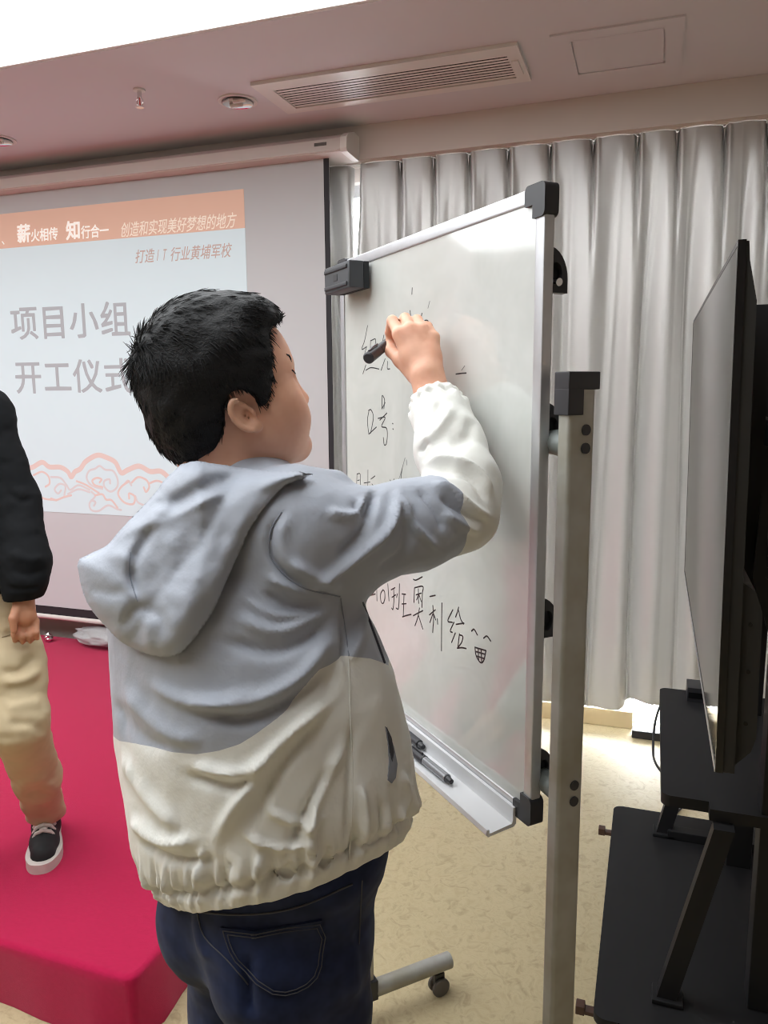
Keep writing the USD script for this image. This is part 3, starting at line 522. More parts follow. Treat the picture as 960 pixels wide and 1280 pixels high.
def zc(x, y):                          # crop of the photograph -> slide plane
    p = on(x * .22917, 540 + y * .22917, [0, 1, 0], YS)
    return p[0], p[2]
def cl_(pts, n=6):
    return spline([zc(*p) for p in pts], n)
arch = [(60, 215), (110, 180), (170, 195), (230, 165), (270, 190), (330, 192), (370, 215), (390, 245), (410, 217), (440, 200), (470, 160), (530, 127), (580, 138), (630, 165), (662, 222), (700, 206), (760, 186), (820, 215), (880, 215), (935, 262), (985, 300)]
obj('cloud_outline', extr(strokes([cl_(arch)], .028), SF, .0006), M['slide_pink'], sl, smooth=False)
obj('cloud_outline', extr(strokes([np.array(cl_(arch)) - [0, .045]], .055), (SF[0], SF[1], SF[2], (0, -1, 0)), .0003), M['slide_cream'], sl, smooth=False)
curls = [[(185, 235), (230, 217), (265, 240), (272, 280), (250, 298)], [(280, 245), (330, 250), (362, 285), (385, 315), (430, 290), (490, 315)], [(390, 345), (350, 355), (310, 370), (280, 362)],
         [(352, 345), (358, 295), (325, 283), (300, 312), (318, 335), (335, 318)], [(195, 320), (235, 360), (310, 372)], [(560, 310), (500, 290), (474, 250), (488, 212), (520, 200), (545, 185), (575, 205), (618, 212), (642, 255), (640, 300), (605, 325), (572, 300), (570, 268), (598, 258), (602, 280)],
         [(560, 300), (520, 290), (505, 265), (530, 250), (555, 258), (545, 275)], [(500, 325), (520, 350), (490, 388), (500, 425), (540, 430), (590, 400), (640, 420), (662, 425)], [(520, 345), (560, 340), (580, 368), (610, 372), (642, 412)], [(500, 372), (522, 382), (514, 402)],
         [(420, 268), (470, 288), (540, 332)], [(372, 338), (430, 312), (490, 328)], [(705, 268), (662, 300), (646, 340), (680, 384), (728, 392), (736, 352), (706, 335), (706, 362)], [(682, 282), (700, 265), (718, 290)],
         [(720, 275), (755, 246), (800, 262), (815, 298), (798, 326), (786, 302)], [(740, 350), (755, 384), (800, 400), (830, 380)], [(815, 280), (860, 266), (912, 290), (950, 330)], [(850, 340), (870, 316), (892, 322), (905, 350)], [(60, 330), (110, 300), (150, 330), (130, 370), (100, 350)], [(60, 400), (120, 385), (190, 370)]]
obj('cloud_curl', extr(strokes([cl_(c) for c in curls[0::2]], .0115), SF, .0009), M['slide_pink'], sl, smooth=False)
obj('cloud_curl', extr(strokes([cl_(c) for c in curls[1::2]], .0115), SF, .0008), M['slide_blush'], sl, smooth=False)

# crumpled bag and a scrap of foil under the screen
def crumple(lo, hi, seed, n=3, amp=.35):
    s_ = trimesh.creation.icosphere(n)
    v = np.array(s_.vertices)
    d = 1 + amp * (meshkit.fbm(v * 2.2 + seed, 3, seed) - .5) * 2 + .12 * np.abs(meshkit.noise(v * 5 + seed) - .5)
    v = v * d[:, None]
    v = (v - v.min(0)) / (v.max(0) - v.min(0))
    return trimesh.Trimesh(np.asarray(lo) + v * (np.asarray(hi) - lo), s_.faces, process=False)
bg = obj('plastic_bag', crumple((-3.12, 3.38, STZ), (-2.62, 3.60, STZ + .115), 3), M['plasticbag'], smooth=30, label='crumpled thin grey plastic bag lying under the projection screen', cat='plastic bag')
obj('bag_knot', crumple((-2.80, 3.36, STZ), (-2.70, 3.43, STZ + .09), 5), M['plasticbag'], bg, smooth=20)
obj('foil_scrap', crumple((-3.30, 3.42, STZ), (-3.235, 3.47, STZ + .055), 9, 2, .5), M['chrome'], smooth=False, label='small shiny foil scrap on the stage under the screen', cat='foil scrap')

# ------------------------------------------------------------------ whiteboard on a stand
BA = math.radians(135.38)
BD, BN = np.array([math.cos(BA), math.sin(BA), 0]), np.array([-math.sin(BA), math.cos(BA), 0])   # right edge -> left edge; front normal
_p = P(672, 240, 1.05)
BK = BN @ _p
_tr, _br = on(682, 228, BN, BK), on(664, 1032, BN, BK)
BW, BZ0, BZ1 = .705, _br[2], _tr[2]
BO = np.array([_tr[0], _tr[1], 0.])
RX = -BD                                # reads left to right from the front
def W(u, v, w):                        # u: from the left edge to the right, v: height above the floor, w: out of the board
    return BO + BD * BW + RX * u + np.array([0, 0, 1.0]) * v + BN * w
wb = thing('whiteboard', 'portrait whiteboard on a grey metal stand with handwriting in black marker', 'whiteboard', BO + BD * BW / 2)
wroot = np.array(BO + BD * BW / 2)
def wobj(name, mesh, material, parent, label=None, smooth=35):
    mesh = tm(mesh).copy()
    mesh.apply_translation(-wroot)
    return obj(name, mesh, material, parent, label, smooth)
def bbox(u0, u1, v0, v1, w0, w1, r=0.):
    b = box(u0, u1, v0, v1, w0, w1, r)
    v = np.asarray(b.vertices)
    return trimesh.Trimesh(BO + BD * BW + v[:, :1] * RX + v[:, 1:2] * UPZ + v[:, 2:] * BN, np.asarray(b.faces), process=False)
FRW, FRD = .021, .018
panel = wobj('board_surface', bbox(.012, BW - .012, BZ0 + .012, BZ1 - .012, -.014, -.003), M['boardwhite'], wb)
def rail(u0, u1, v0, v1):
    return bbox(u0, u1, v0, v1, -FRD, 0, .003)
wobj('frame_rail', rail(0, FRW, BZ0, BZ1), M['alu'], wb)
wobj('frame_rail', rail(BW - FRW, BW, BZ0, BZ1), M['alu'], wb)
wobj('frame_rail', rail(FRW, BW - FRW, BZ1 - FRW, BZ1), M['alu'], wb)
wobj('frame_rail', rail(FRW, BW - FRW, BZ0, BZ0 + FRW), M['alu'], wb)
for ul in (0, 1):
    for vt in (0, 1):
        e, a = .003, .042
        sq = rrect(-e, a, -e, a, .008).difference(shapely.box(FRW + .003, FRW + .003, 1, 1))
        sq = shapely.transform(sq, lambda q_: np.stack([BW - q_[:, 0] if ul else q_[:, 0], BZ1 - q_[:, 1] if vt else BZ0 + q_[:, 1]], 1))
        wobj('corner_cap', extr(sq, (W(0, 0, -FRD - .003), RX, UPZ, BN), FRD + .006), M['blackplastic'], wb)
# pen tray: sloping shelf with rolled lip
tr_prof = Polygon([(.0, .012), (.0, -.016), (.004, -.020), (.046, -.024), (.052, -.025), (.056, -.020), (.054, -.013), (.050, -.013), (.050, -.019), (.045, -.019), (.008, -.014), (.006, -.008), (.006, .012)])
wobj('pen_tray', extr(tr_prof, (W(.09, BZ0, 0.001), BN, UPZ, RX), BW - .09 - .035), M['tray'], wb)
# black half-moon knobs along both long edges of the frame
def knob(u_edge, sgn, v, hole):
    hgt, wid = .062, .020
    arc = [(0, 0)] + [(wid * math.sin(t_), hgt * (1 - (1 - math.cos(t_)) * .0) * math.cos(t_)) for t_ in np.linspace(0, math.pi / 2, 9)]
    pl = Polygon([(0, 0), (0, hgt)] + [(wid * math.sin(t_), .018 + (hgt - .018) * math.cos(t_)) for t_ in np.linspace(0, math.pi / 2, 9)][1:] + [(wid, 0)])
    if hole:
        pl = pl.difference(shapely.affinity.scale(Point(wid * .42, .026).buffer(1), .0062, .015))
    pl = shapely.transform(pl, lambda q_: np.stack([q_[:, 1] * 0 + q_[:, 0], q_[:, 1]], 1))
    return pl
import shapely.affinity
kz = [on(690, y, BN, BK - .03)[2] for y in (368, 557, 797, 985)]
for s_ in (0, 1):
    for i, z in enumerate(kz):
        # the knob's flat side lies against the rear of the frame; it stands out behind the board
        pl = knob(0, 0, 0, True)
        e_u = BW - .004 if s_ else .004 - .013
        kb = wobj('knob', [extr(pl, (W(e_u - (.0105 if s_ else .0075), z, -.008), -BN * 1.75, UPZ, RX), .013), extr(pl.convex_hull.buffer(-.0012), (W(e_u - (.0115 if s_ else .0085), z, -.008), -BN * 1.75, UPZ, RX), .004)], M['blackplastic'], wb)
        if i == 0:
            wobj('pin', cyl(W(e_u - .004, z + .016, -.026), W(e_u + .006, z + .014, -.026), .0055, 12), M['chrome'], kb)
PU = .043                              # post centre beyond the board's edge
PZ = on(716, 464, BN, BK - .004)[2]
def post_poly():
    return rrect(-.0130, .0130, -.0225, .0225, .006)
for s_ in (0, 1):
    uc = BW + PU if s_ else -.020
    wc = -.028 if s_ else -.047
    po = wobj('post', extr(post_poly(), (W(uc, .085, wc), RX, BN, UPZ), PZ - .085 - .004), M['post'], wb)
    cap = bbox(uc - .0155, uc + .0155, PZ - .024, PZ, wc - .027, wc + .027, .002)
    capd = bbox(uc - .0155, uc + .0155, PZ - .058, PZ - .022, wc - .000, wc + .027, .002)
    wobj('post_cap', [cap, capd], M['blackplastic'], po)
    for z in (kz[1], kz[3]):
        side = 1 if s_ else -1
        for dz in (.005, -.020):
            wobj('bolt', cyl(W(uc - .0137, z + dz + .02, wc - .004), W(uc - .0150, z + dz + .02, wc - .004), .0075, 16) if s_ else cyl(W(uc + .0130, z + dz + .02, wc - .004), W(uc + .0148, z + dz + .02, wc - .004), .0075, 16), M['blackplastic'], po)
            wobj('bolt', cyl(W(uc + side * .0130, z + dz + .02, wc - .006), W(uc + side * .0150, z + dz + .02, wc - .006), .0075, 16), M['blackplastic'], po)
        e0 = BW - .03 if s_ else .03
        wobj('bracket', tube([W(e0, z + .005, wc - .004), W(uc - side * .026, z + .005, wc - .004), W(uc - side * .012, z + .005, wc - .004)], [.016, .020, .020], 20), M['bracket'], wb)
    ft = wobj('foot', cyl(W(uc, .088, .28), W(uc, .088, -.30), .0215, 20, bevel=.002), M['post'], wb)
    wobj('foot_socket', bbox(uc - .022, uc + .022, .07, .125, wc - .03, wc + .03, .004), M['blackplastic'], wb)
    for w_ in (.25, -.262):
        ca = wobj('caster', [cyl(W(uc - .0105 + q_, .025, w_ - .004), W(uc - .0105 + q_ + .0, .025, w_ - .004) + RX * .012, .025, 24, bevel=.003) for q_ in (-.008, .016)], M['rubber'], wb)
        wobj('caster_stem', [cyl(W(uc, .05, w_), W(uc, .082, w_), .006, 10), bbox(uc - .006, uc + .008, .028, .062, w_ - .018, w_ + .012, .002)], M['blackplastic'], ca)

# handwriting: thin ink strokes on the board
def ink(lines_px, wpx=.0022, n=5):
    out = []
    for l in lines_px:
        q_ = []
        for px, py in l:
            p_ = on(px, py, BN, BK - .003)
            r_ = p_ - W(0, 0, 0)
            q_.append((r_ @ RX, r_[2]))
        out.append(spline(q_, n))
    return strokes(out, wpx)
def crop(x0, y0, s, lines):
    return [[(x0 + s * a, y0 + s * b) for a, b in l] for l in lines]
IFR = (W(0, 0, -.0031), RX, UPZ, BN)
c5 = crop(430, 360, .21875, [[(135, 215), (118, 300), (102, 350), (130, 335)], [(130, 335), (112, 400), (120, 408)], [(108, 490), (125, 440)], [(152, 300), (150, 380)], [(155, 300), (180, 292), (178, 330)], [(125, 470), (155, 455), (200, 463)], [(235, 405), (212, 470)], [(250, 420), (248, 460), (262, 462)],
     [(228, 270), (222, 300)]])
c5b = crop(430, 360, .21875, [[(390, 0), (388, 35)], [(378, 130), (384, 180), (397, 210)], [(446, 145), (438, 175)], [(452, 198), (465, 185), (480, 188), (486, 205)], [(640, 492), (670, 488), (698, 486)]])
c5f = crop(430, 360, .21875, [[(490, 75), (480, 115)], [(690, 445), (672, 470)]])
c5k = crop(430, 360, .21875, [[(142, 704), (134, 760), (142, 835)], [(140, 700), (155, 697), (168, 740), (152, 830)], [(142, 835), (185, 795)], [(218, 615), (217, 690)], [(222, 615), (232, 640), (228, 690)], [(217, 690), (235, 655)], [(205, 755), (245, 715)],
     [(195, 745), (235, 740), (215, 790), (242, 800), (248, 840), (242, 890), (230, 895), (225, 855)], [(277, 774), (280, 776)], [(279, 805), (282, 807)]])
c7 = crop(420, 420, .25, [[(105, 690), (102, 780)], [(105, 690), (122, 695), (120, 785)], [(108, 722), (118, 720)], [(106, 750), (118, 748)], [(140, 735), (170, 730)], [(160, 670), (158, 760), (145, 755)], [(175, 715), (195, 700)], [(180, 740), (195, 760)], [(212, 745), (214, 760)], [(230, 740), (228, 755)],
     [(270, 720), (285, 745)], [(330, 665), (320, 740), (300, 750)], [(290, 715), (280, 750)]])
c7f = crop(420, 420, .25, [[(345, 610), (320, 700), (300, 745)], [(352, 620), (354, 645)], [(165, 790), (164, 830)], [(125, 790), (122, 830)]])
c8 = crop(440, 680, .20833, [[(115, 265), (135, 255), (130, 290), (108, 308), (140, 300)], [(148, 240), (150, 340)], [(185, 275), (172, 300), (174, 345), (187, 356), (197, 325), (195, 285), (185, 275)], [(215, 240), (222, 340)], [(235, 275), (258, 262)], [(240, 320), (262, 305)], [(250, 270), (252, 330), (246, 390), (238, 385)], [(285, 240), (280, 380), (265, 385)], [(272, 300), (268, 320)],
     [(300, 300), (322, 302)], [(312, 305), (308, 430)], [(300, 360), (325, 358)], [(303, 437), (330, 428), (355, 422)], [(368, 212), (385, 216), (422, 197)], [(375, 265), (372, 350)], [(378, 262), (425, 255), (422, 300), (420, 380)], [(385, 305), (415, 295)], [(398, 270), (400, 355)], [(388, 335), (402, 308), (415, 345)],
     [(368, 430), (395, 415), (425, 400)], [(405, 385), (395, 440), (378, 490)], [(400, 430), (412, 470), (425, 510)], [(468, 315), (500, 308)], [(465, 425), (500, 395)], [(485, 370), (490, 440), (484, 530)], [(485, 420), (468, 470)], [(492, 425), (502, 455)], [(512, 450), (514, 480)], [(540, 355), (538, 470), (537, 640)],
     [(605, 395), (575, 460), (602, 470)], [(612, 470), (590, 520), (602, 530)], [(620, 535), (598, 590)], [(640, 380), (632, 410), (622, 437)], [(640, 400), (652, 450), (670, 480)], [(625, 482), (672, 475)], [(645, 540), (640, 580), (635, 625)], [(645, 545), (665, 555), (658, 590), (635, 622)], [(632, 625), (660, 622), (685, 627)]])
c8s = crop(440, 680, .20833, [[(718, 522), (733, 512), (752, 545)], [(790, 565), (810, 553), (832, 582)], [(738, 620), (804, 640)], [(738, 620), (745, 670), (770, 710), (790, 700), (804, 640)], [(757, 628), (760, 695)], [(775, 632), (778, 705)], [(742, 645), (800, 662)], [(748, 672), (795, 688)]])
for nm, ls, wd, mt, n_, gp in (('handwritten_character', c5, .0021, 'ink', 5, .009), ('handwritten_character', c5b, .0023, 'ink', 5, .006), ('ink_trace', c5f, .0014, 'inkfaint', 5, .004), ('handwritten_character', c5k, .0023, 'ink', 5, .0065), ('handwritten_character', c7, .0019, 'ink', 5, .007), ('ink_trace', c7f, .0014, 'inkfaint', 5, .004), ('handwritten_character', c8, .0026, 'ink', 5, .0062), ('smiley_drawing', c8s, .0027, 'ink', 4, .05)):
    sh_ = ink(ls, wd, n_)
    grp = sh_.buffer(gp)
    for g_ in getattr(grp, 'geoms', [grp]):
        wobj(nm, extr(sh_.intersection(g_), IFR, .0003), M[mt], wb, smooth=False)

# eraser on the board's top left corner
er = thing('whiteboard_eraser', 'black magnetic eraser stuck to the upper left corner of the whiteboard', 'eraser', W(.0, 0, 0))
_e0 = on(437, 348, BN, BK + .02) - W(0, 0, 0)
eu, ev = _e0 @ RX, _e0[2]
def eobj(name, mesh, material, parent):
    mesh = tm(mesh).copy()
    mesh.apply_translation(-W(0, 0, 0))
    return obj(name, mesh, material, parent, smooth=30)
eobj('handle', bbox(eu - .068, eu + .062, ev - .027, ev + .027, .015, .049, .006), mat('eraser_shell', lin(58, 60, 64), .5), er)
eobj('felt_pad', bbox(eu - .066, eu + .060, ev - .026, ev + .026, .0034, .016, .002), mat('eraser_felt', lin(40, 42, 44), .95), er)
eobj('grip_ridge', [bbox(eu - .060, eu + .054, ev + .012, ev + .020, .048, .052, .002), bbox(eu - .060, eu + .054, ev - .021, ev - .013, .048, .052, .002)], mat('eraser_ridge', lin(46, 48, 52), .5), er)
eobj('logo_plate', bbox(eu - .016, eu + .004, ev - .006, ev + .006, .0485, .0498), M['blackplastic'], er)

# markers lying in the tray
def marker(label, a, b, r, barrel, cap_first=True, name='marker_pen'):
    a, b = np.asarray(a), np.asarray(b)
    t_ = thing(name, label, 'marker pen', a)
    d_ = b - a
    Ln = np.linalg.norm(d_)
    d_ = d_ / Ln
    def seg(s0, s1, rr, rr2=None):
        c_ = cyl(d_ * s0, d_ * s1, rr, 20, rr2, bevel=.0012)
        return c_
    obj('cap', seg(0, Ln * .36, r * 1.08), M['blackplastic'], t_)
    obj('pocket_clip', [cyl(d_ * Ln * .05 + UPZ * r * 1.3, d_ * Ln * .30 + UPZ * r * 1.3, .0018, 8)], M['blackplastic'], t_)
    obj('barrel', seg(Ln * .355, Ln * .90, r), barrel, t_)
    obj('tail_plug', seg(Ln * .895, Ln, r * .75, r * .55), M['blackplastic'], t_)
    return t_
tb = lambda u, w_: W(u, BZ0 - .014 - .005 * (w_ - .008) / .037 + .0085, w_)
marker('clear barrelled black marker nearest the end of the whiteboard tray', tb(.385, .034), tb(.525, .030), .0078, M['marker_clear'])
marker('black marker half hidden behind the jacket in the whiteboard tray', tb(.255, .014) + UPZ * .001, tb(.395, .013) + UPZ * .001, .0082, M['blackplastic'])

# ------------------------------------------------------------------ television on a wheeled cart
TX, TY0, TY1, TZ0, TZ1 = .122, 1.325, 2.82, .966, 1.822
tv = thing('television', 'large black flat television turned edge on, mounted on a wheeled cart', 'television', (TX, 2.14, TZ0))
def tobj(name, mesh, material, smooth=35):
    mesh = tm(mesh).copy()
    v_ = np.array(mesh.vertices)
    v_[:, 0] -= (v_[:, 2] - TZ0) * .0165
    mesh = trimesh.Trimesh(v_, mesh.faces, process=False)
    mesh.apply_translation((-TX, -2.14, -TZ0))
    return obj(name, mesh, material, tv, smooth=smooth)
tobj('screen', box(TX + .0005, TX + .004, TY0 + .008, TY1 - .008, TZ0 + .014, TZ1 - .008), M['screenglass'])
bez = shapely.box(TY0, TZ0, TY1, TZ1).difference(shapely.box(TY0 + .008, TZ0 + .014, TY1 - .008, TZ1 - .008))
tobj('bezel', extr(bez, ((TX, 0, 0), (0, 1, 0), (0, 0, 1), (1, 0, 0)), .012), M['blackgloss'])
tobj('bottom_strip', box(TX - .0012, TX + .004, TY0 + .002, TY1 - .002, TZ0, TZ0 + .006), M['alu'])
up = Polygon([(.012, TZ0), (.012, TZ1 - .002), (.016, TZ1 - .002), (.018, TZ1 - .03), (.030, TZ1 - .09), (.030, TZ0)])
tobj('rear_cover', extr(up, ((TX, TY0 + .004, 0), (1, 0, 0), (0, 0, 1), (0, 1, 0)), TY1 - TY0 - .008), M['greyback'])
lo = Polygon([(.028, TZ0 + .004), (.055, TZ0 + .035), (.062, TZ0 + .06), (.062, TZ0 + .275), (.050, TZ0 + .31), (.028, TZ0 + .325)])
tobj('speaker_housing', extr(lo, ((TX, TY0 + .02, 0), (1, 0, 0), (0, 0, 1), (0, 1, 0)), TY1 - TY0 - .04), M['greyback'])
for z in (1.05, 1.14, 1.22):
    tobj('screw', cyl((TX + .045, TY0 + .0205, z), (TX + .045, TY0 + .018, z), .0035, 10), M['blackgloss'])

cart = thing('television_cart', 'black steel television cart with wide base plate and raised shelf', 'television cart', (.3, 2.165, 0))
def cobj(name, mesh, material, parent=None, label=None, smooth=35):
    mesh = tm(mesh).copy()
    mesh.apply_translation((-.3, -2.165, 0))
    return obj(name, mesh, material, cart if parent is None else parent, label, smooth)
ZB, ZS = .15, .645
DZ = ((0, 0, 0), (1, 0, 0), (0, 1, 0), (0, 0, 1))
def slab(poly, z0, z1):
    return extr(poly, ((0, 0, z0), (1, 0, 0), (0, 1, 0), (0, 0, 1)), z1 - z0)
cobj('base_plate', slab(rrect(-.075, .78, 1.675, 2.665, .03), ZB - .022, ZB), M['blackmetal'])
for x, y in ((0, 1.76), (0, 2.58), (.70, 1.76), (.70, 2.58)):
    ca = cobj('caster', [cyl((x - .022, y, .035), (x - .005, y, .035), .035, 22, bevel=.003), cyl((x + .005, y, .035), (x + .022, y, .035), .035, 22, bevel=.003)], M['rubber'])
    cobj('caster_fork', [box(x - .027, x + .027, y - .02, y + .03, .075, ZB - .022, .003), box(x - .004, x + .004, y - .02, y + .02, .03, .08)], M['blackmetal'], ca)
    if x == 0:
        cobj('brake_pedal', [box(x - .115, x - .02, y - .012, y + .012, .085, .097, .003), box(x - .12, x - .098, y - .014, y + .014, .083, .107, .003)], mat('brown_plastic_' + str(int(y * 100)), lin(74, 50, 40), .5), ca)
tray_p = shapely.union_all([rrect(.055, .245, 1.84, 2.55, .022), shapely.box(.16, 1.805, .62, 2.47), rrect(.27, .62, 2.3, 2.555, .01)])
cobj('shelf', slab(tray_p, ZS - .028, ZS), M['blackmetal'])
for y in (1.79, 2.53):
    cobj('strut', trimesh.convex.convex_hull(np.array([[x_ + a_, y + b_, z_] for x_, z_ in ((.085, ZB), (.19, ZS - .03)) for a_ in (-.022, .022) for b_ in (-.018, .018)])), M['blackmetal'])
    cobj('strut_foot', box(.055, .125, y - .03, y + .03, ZB, ZB + .012, .003), M['blackmetal'])
cobj('lower_bar', box(.10, .42, 2.50, 2.54, ZB + .0, ZB + .03, .003), M['blackmetal'])
cobj('cable_box', box(.235, .335, 2.12, 2.22, ZS - .14, ZS - .028, .004), M['blackmetal'])
for y in (1.85, 2.44):
    cobj('post', box(.268, .338, y - .035, y + .035, ZB, 1.62, .004), M['blackmetal'])
for z in (1.25, 1.5):
    cobj('mount_rail', box(.240, .268, 1.80, 2.49, z - .03, z + .03, .003), M['blackmetal'])
for y in (1.86, 2.42):
    pl = Polygon([(.186, 1.10), (.205, 1.06), (.222, 1.10), (.226, 1.35), (.218, 1.42), (.226, 1.46), (.226, 1.775), (.178, 1.775), (.186, 1.5)])
    cobj('mount_arm', extr(pl, ((0, y - .01, 0), (1, 0, 0), (0, 0, 1), (0, 1, 0)), .02), M['blackmetal'])
for y in (1.80, 2.48):
    tl = Polygon([(.222, 1.38), (.30, 1.30), (.30, 1.09), (.262, 1.05), (.215, 1.20)]).difference(Polygon([(.238, 1.33), (.278, 1.285), (.278, 1.16), (.240, 1.20)]))
    cobj('tilt_bracket', extr(tl, ((0, y - .005, 0), (1, 0, 0), (0, 0, 1), (0, 1, 0)), .01), M['blackmetal'])
sb = thing('set_top_box', 'small black box at the far edge of the cart shelf', 'set-top box', (.165, 2.50, ZS))
obj('case', box(-.032, .032, -.045, .035, 0, .045, .003), M['blackplastic'], sb)
obj('front_strip', box(-.028, .028, -.0462, -.0448, .012, .030), M['blackgloss'], sb)
obj('hanging_cable', tube(spline([(.06, 2.50, ZS - .03), (.042, 2.35, ZS - .04), (.038, 2.2, ZS - .06), (.045, 2.08, ZS - .04), (.07, 2.0, ZS - .035)], 8), .0035, 8), M['blackplastic'], label='thin black cable looping below the shelf edge of the cart', cat='cable')
obj('floor_cable', tube(spline([(.30, 3.20, .006), (.18, 3.02, .006), (.14, 2.9, .006), (.2, 2.80, .006), (.3, 2.74, .006)], 8), .005, 8), M['blackplastic'], label='black cable lying on the floor behind the cart base', cat='cable')
pw = thing('power_strip', 'black power strip on the floor below the curtain', 'power strip', (.02, 3.60, 0))
obj('body', box(-.055, .11, -.025, .025, 0, .038, .005), M['blackplastic'], pw)
for i in range(3):
    obj('socket', box(-.035 + i * .045, -.008 + i * .045, -.015, .015, .0375, .0395, .0005), M['blackgloss'], pw)
obj('plug', cyl((.085, 0, .038), (.085, 0, .072), .018, 16, bevel=.003), M['offwhite'], pw)

# ================================================================== signed-distance modelling for people and cloth
def smin(a, b, k):
    h = np.clip(.5 + .5 * (b - a) / k, 0, 1)
    return b + (a - b) * h - k * h * (1 - h)


def smax(a, b, k):
    return -smin(-a, -b, k)


def sd_cone(p, a, b, ra, rb):
    a, b = np.asarray(a, float), np.asarray(b, float)
    ab = b - a
    t = np.clip((p - a) @ ab / (ab @ ab), 0, 1)
    return np.linalg.norm(p - a - t[:, None] * ab, axis=1) - (ra + (rb - ra) * t)


def sd_chain(p, pts, k=.01):
    d = None
    for (a, ra), (b, rb) in zip(pts[:-1], pts[1:]):
        q = sd_cone(p, a, b, ra, rb)
        d = q if d is None else smin(d, q, k)
    return d


def sd_ell(p, c, r, axes=None):
    q = p - np.asarray(c, float)
    if axes is not None:
        q = q @ np.asarray(axes).T
    r = np.asarray(r, float)
    k0 = np.linalg.norm(q / r, axis=1)
    k1 = np.linalg.norm(q / r ** 2, axis=1)
    return k0 * (k0 - 1) / np.maximum(k1, 1e-9)


def sd_poly(x, y, poly):
    poly = np.asarray(poly, float)
    d = np.full(len(x), 1e9)
    s = np.ones(len(x))
    j = len(poly) - 1
    for i in range(len(poly)):
        e, w0, w1 = poly[j] - poly[i], x - poly[i][0], y - poly[i][1]
        t = np.clip((w0 * e[0] + w1 * e[1]) / (e @ e), 0, 1)
        d = np.minimum(d, (w0 - e[0] * t) ** 2 + (w1 - e[1] * t) ** 2)
        c1, c2, c3 = y >= poly[i][1], y < poly[j][1], e[0] * w1 > e[1] * w0
        s = np.where((c1 & c2 & c3) | (~c1 & ~c2 & ~c3), -s, s)
        j = i
    return s * np.sqrt(d)


def surface(sdf, lo, hi, h, smooth=2, lip=1.25):
    """closed mesh of sdf = 0 by surface nets; only blocks near the surface are evaluated."""
    B = 6
    lo, hi = np.asarray(lo, float), np.asarray(hi, float)
    nb = np.ceil((hi - lo) / (h * B)).astype(int)
    gi = np.stack(np.meshgrid(*[np.arange(q) for q in nb], indexing='ij'), -1).reshape(-1, 3)
    cen = lo + (gi + .5) * B * h - h * .5
    dc = sdf(cen)
    act = np.abs(dc) < lip * (B * h * .87 + h)
    F = np.repeat(np.repeat(np.repeat(dc.reshape(nb).astype(np.float32), B, 0), B, 1), B, 2)
    off = np.stack(np.meshgrid(*[np.arange(B)] * 3, indexing='ij'), -1).reshape(-1, 3)
    ai = (gi[act][:, None] * B + off[None]).reshape(-1, 3)
    for s in range(0, len(ai), 400000):
        a = ai[s:s + 400000]
        F[a[:, 0], a[:, 1], a[:, 2]] = sdf(lo + a * h)
    ins = F < 0
    n = np.array(F.shape)
    cnt = np.zeros(n - 1, np.int8)
    for c in np.ndindex(2, 2, 2):
        cnt += ins[c[0]:n[0] - 1 + c[0], c[1]:n[1] - 1 + c[1], c[2]:n[2] - 1 + c[2]]
    cells = np.argwhere((cnt > 0) & (cnt < 8))
    acc, num = np.zeros((len(cells), 3)), np.zeros(len(cells))
    cor = [np.array(c) for c in np.ndindex(2, 2, 2)]
    for a in cor:
        for ax in range(3):
            if a[ax] == 0:
                b = a.copy()
                b[ax] = 1
                ca, cb = cells + a, cells + b
                fa, fb = F[ca[:, 0], ca[:, 1], ca[:, 2]], F[cb[:, 0], cb[:, 1], cb[:, 2]]
                x = (fa < 0) != (fb < 0)
                t = np.where(x, fa / np.where(x, fa - fb, 1), 0)
                q = a[None] + t[:, None] * (b - a)[None]
                acc += np.where(x[:, None], q, 0)
                num += x
    v = lo + (cells + acc / num[:, None]) * h
    ids = np.full(n - 1, -1, np.int64)
    ids[tuple(cells.T)] = np.arange(len(cells))
    fs = []
    for ax in range(3):
        u, w = (ax + 1) % 3, (ax + 2) % 3
        sl0 = [slice(None)] * 3
        sl1 = [slice(None)] * 3
        sl0[ax], sl1[ax] = slice(0, n[ax] - 1), slice(1, n[ax])
        e = np.argwhere(ins[tuple(sl0)] != ins[tuple(sl1)])
        e = e[(e[:, u] > 0) & (e[:, w] > 0) & (e[:, u] < n[u] - 1) & (e[:, w] < n[w] - 1)]
        def cell(du, dw):
            c = e.copy()
            c[:, u] -= du
            c[:, w] -= dw
            return ids[c[:, 0], c[:, 1], c[:, 2]]
        quad = np.stack([cell(1, 1), cell(0, 1), cell(0, 0), cell(1, 0)], 1)
        flip = ~ins[e[:, 0], e[:, 1], e[:, 2]]
        quad[flip] = quad[flip][:, ::-1]
        fs.append(quad)
    q = np.vstack(fs)
    q = q[(q >= 0).all(1)]
    f = np.vstack([q[:, [0, 1, 2]], q[:, [0, 2, 3]]])
    mesh = trimesh.Trimesh(v, f, process=False)
    return relax(mesh, smooth)


def adjacency(mesh):
    e = np.vstack([mesh.faces[:, [0, 1]], mesh.faces[:, [1, 2]], mesh.faces[:, [2, 0]]])
    n = len(mesh.vertices)
    a = sparse.coo_matrix((np.ones(len(e) * 2), (np.r_[e[:, 0], e[:, 1]], np.r_[e[:, 1], e[:, 0]])), (n, n)).tocsr()
    a.data[:] = 1
    return sparse.diags(1 / np.maximum(np.asarray(a.sum(1)).ravel(), 1)) @ a


def relax(mesh, n, lam=.5, mu=-.52):
    if n:
        A = adjacency(mesh)
        v = np.array(mesh.vertices)
        for _ in range(n):
            v = v + lam * (A @ v - v)
            v = v + mu * (A @ v - v)
        mesh = trimesh.Trimesh(v, mesh.faces, process=False)
    return mesh


def normals(mesh):
    return meshkit.arrays(mesh, True)[2]


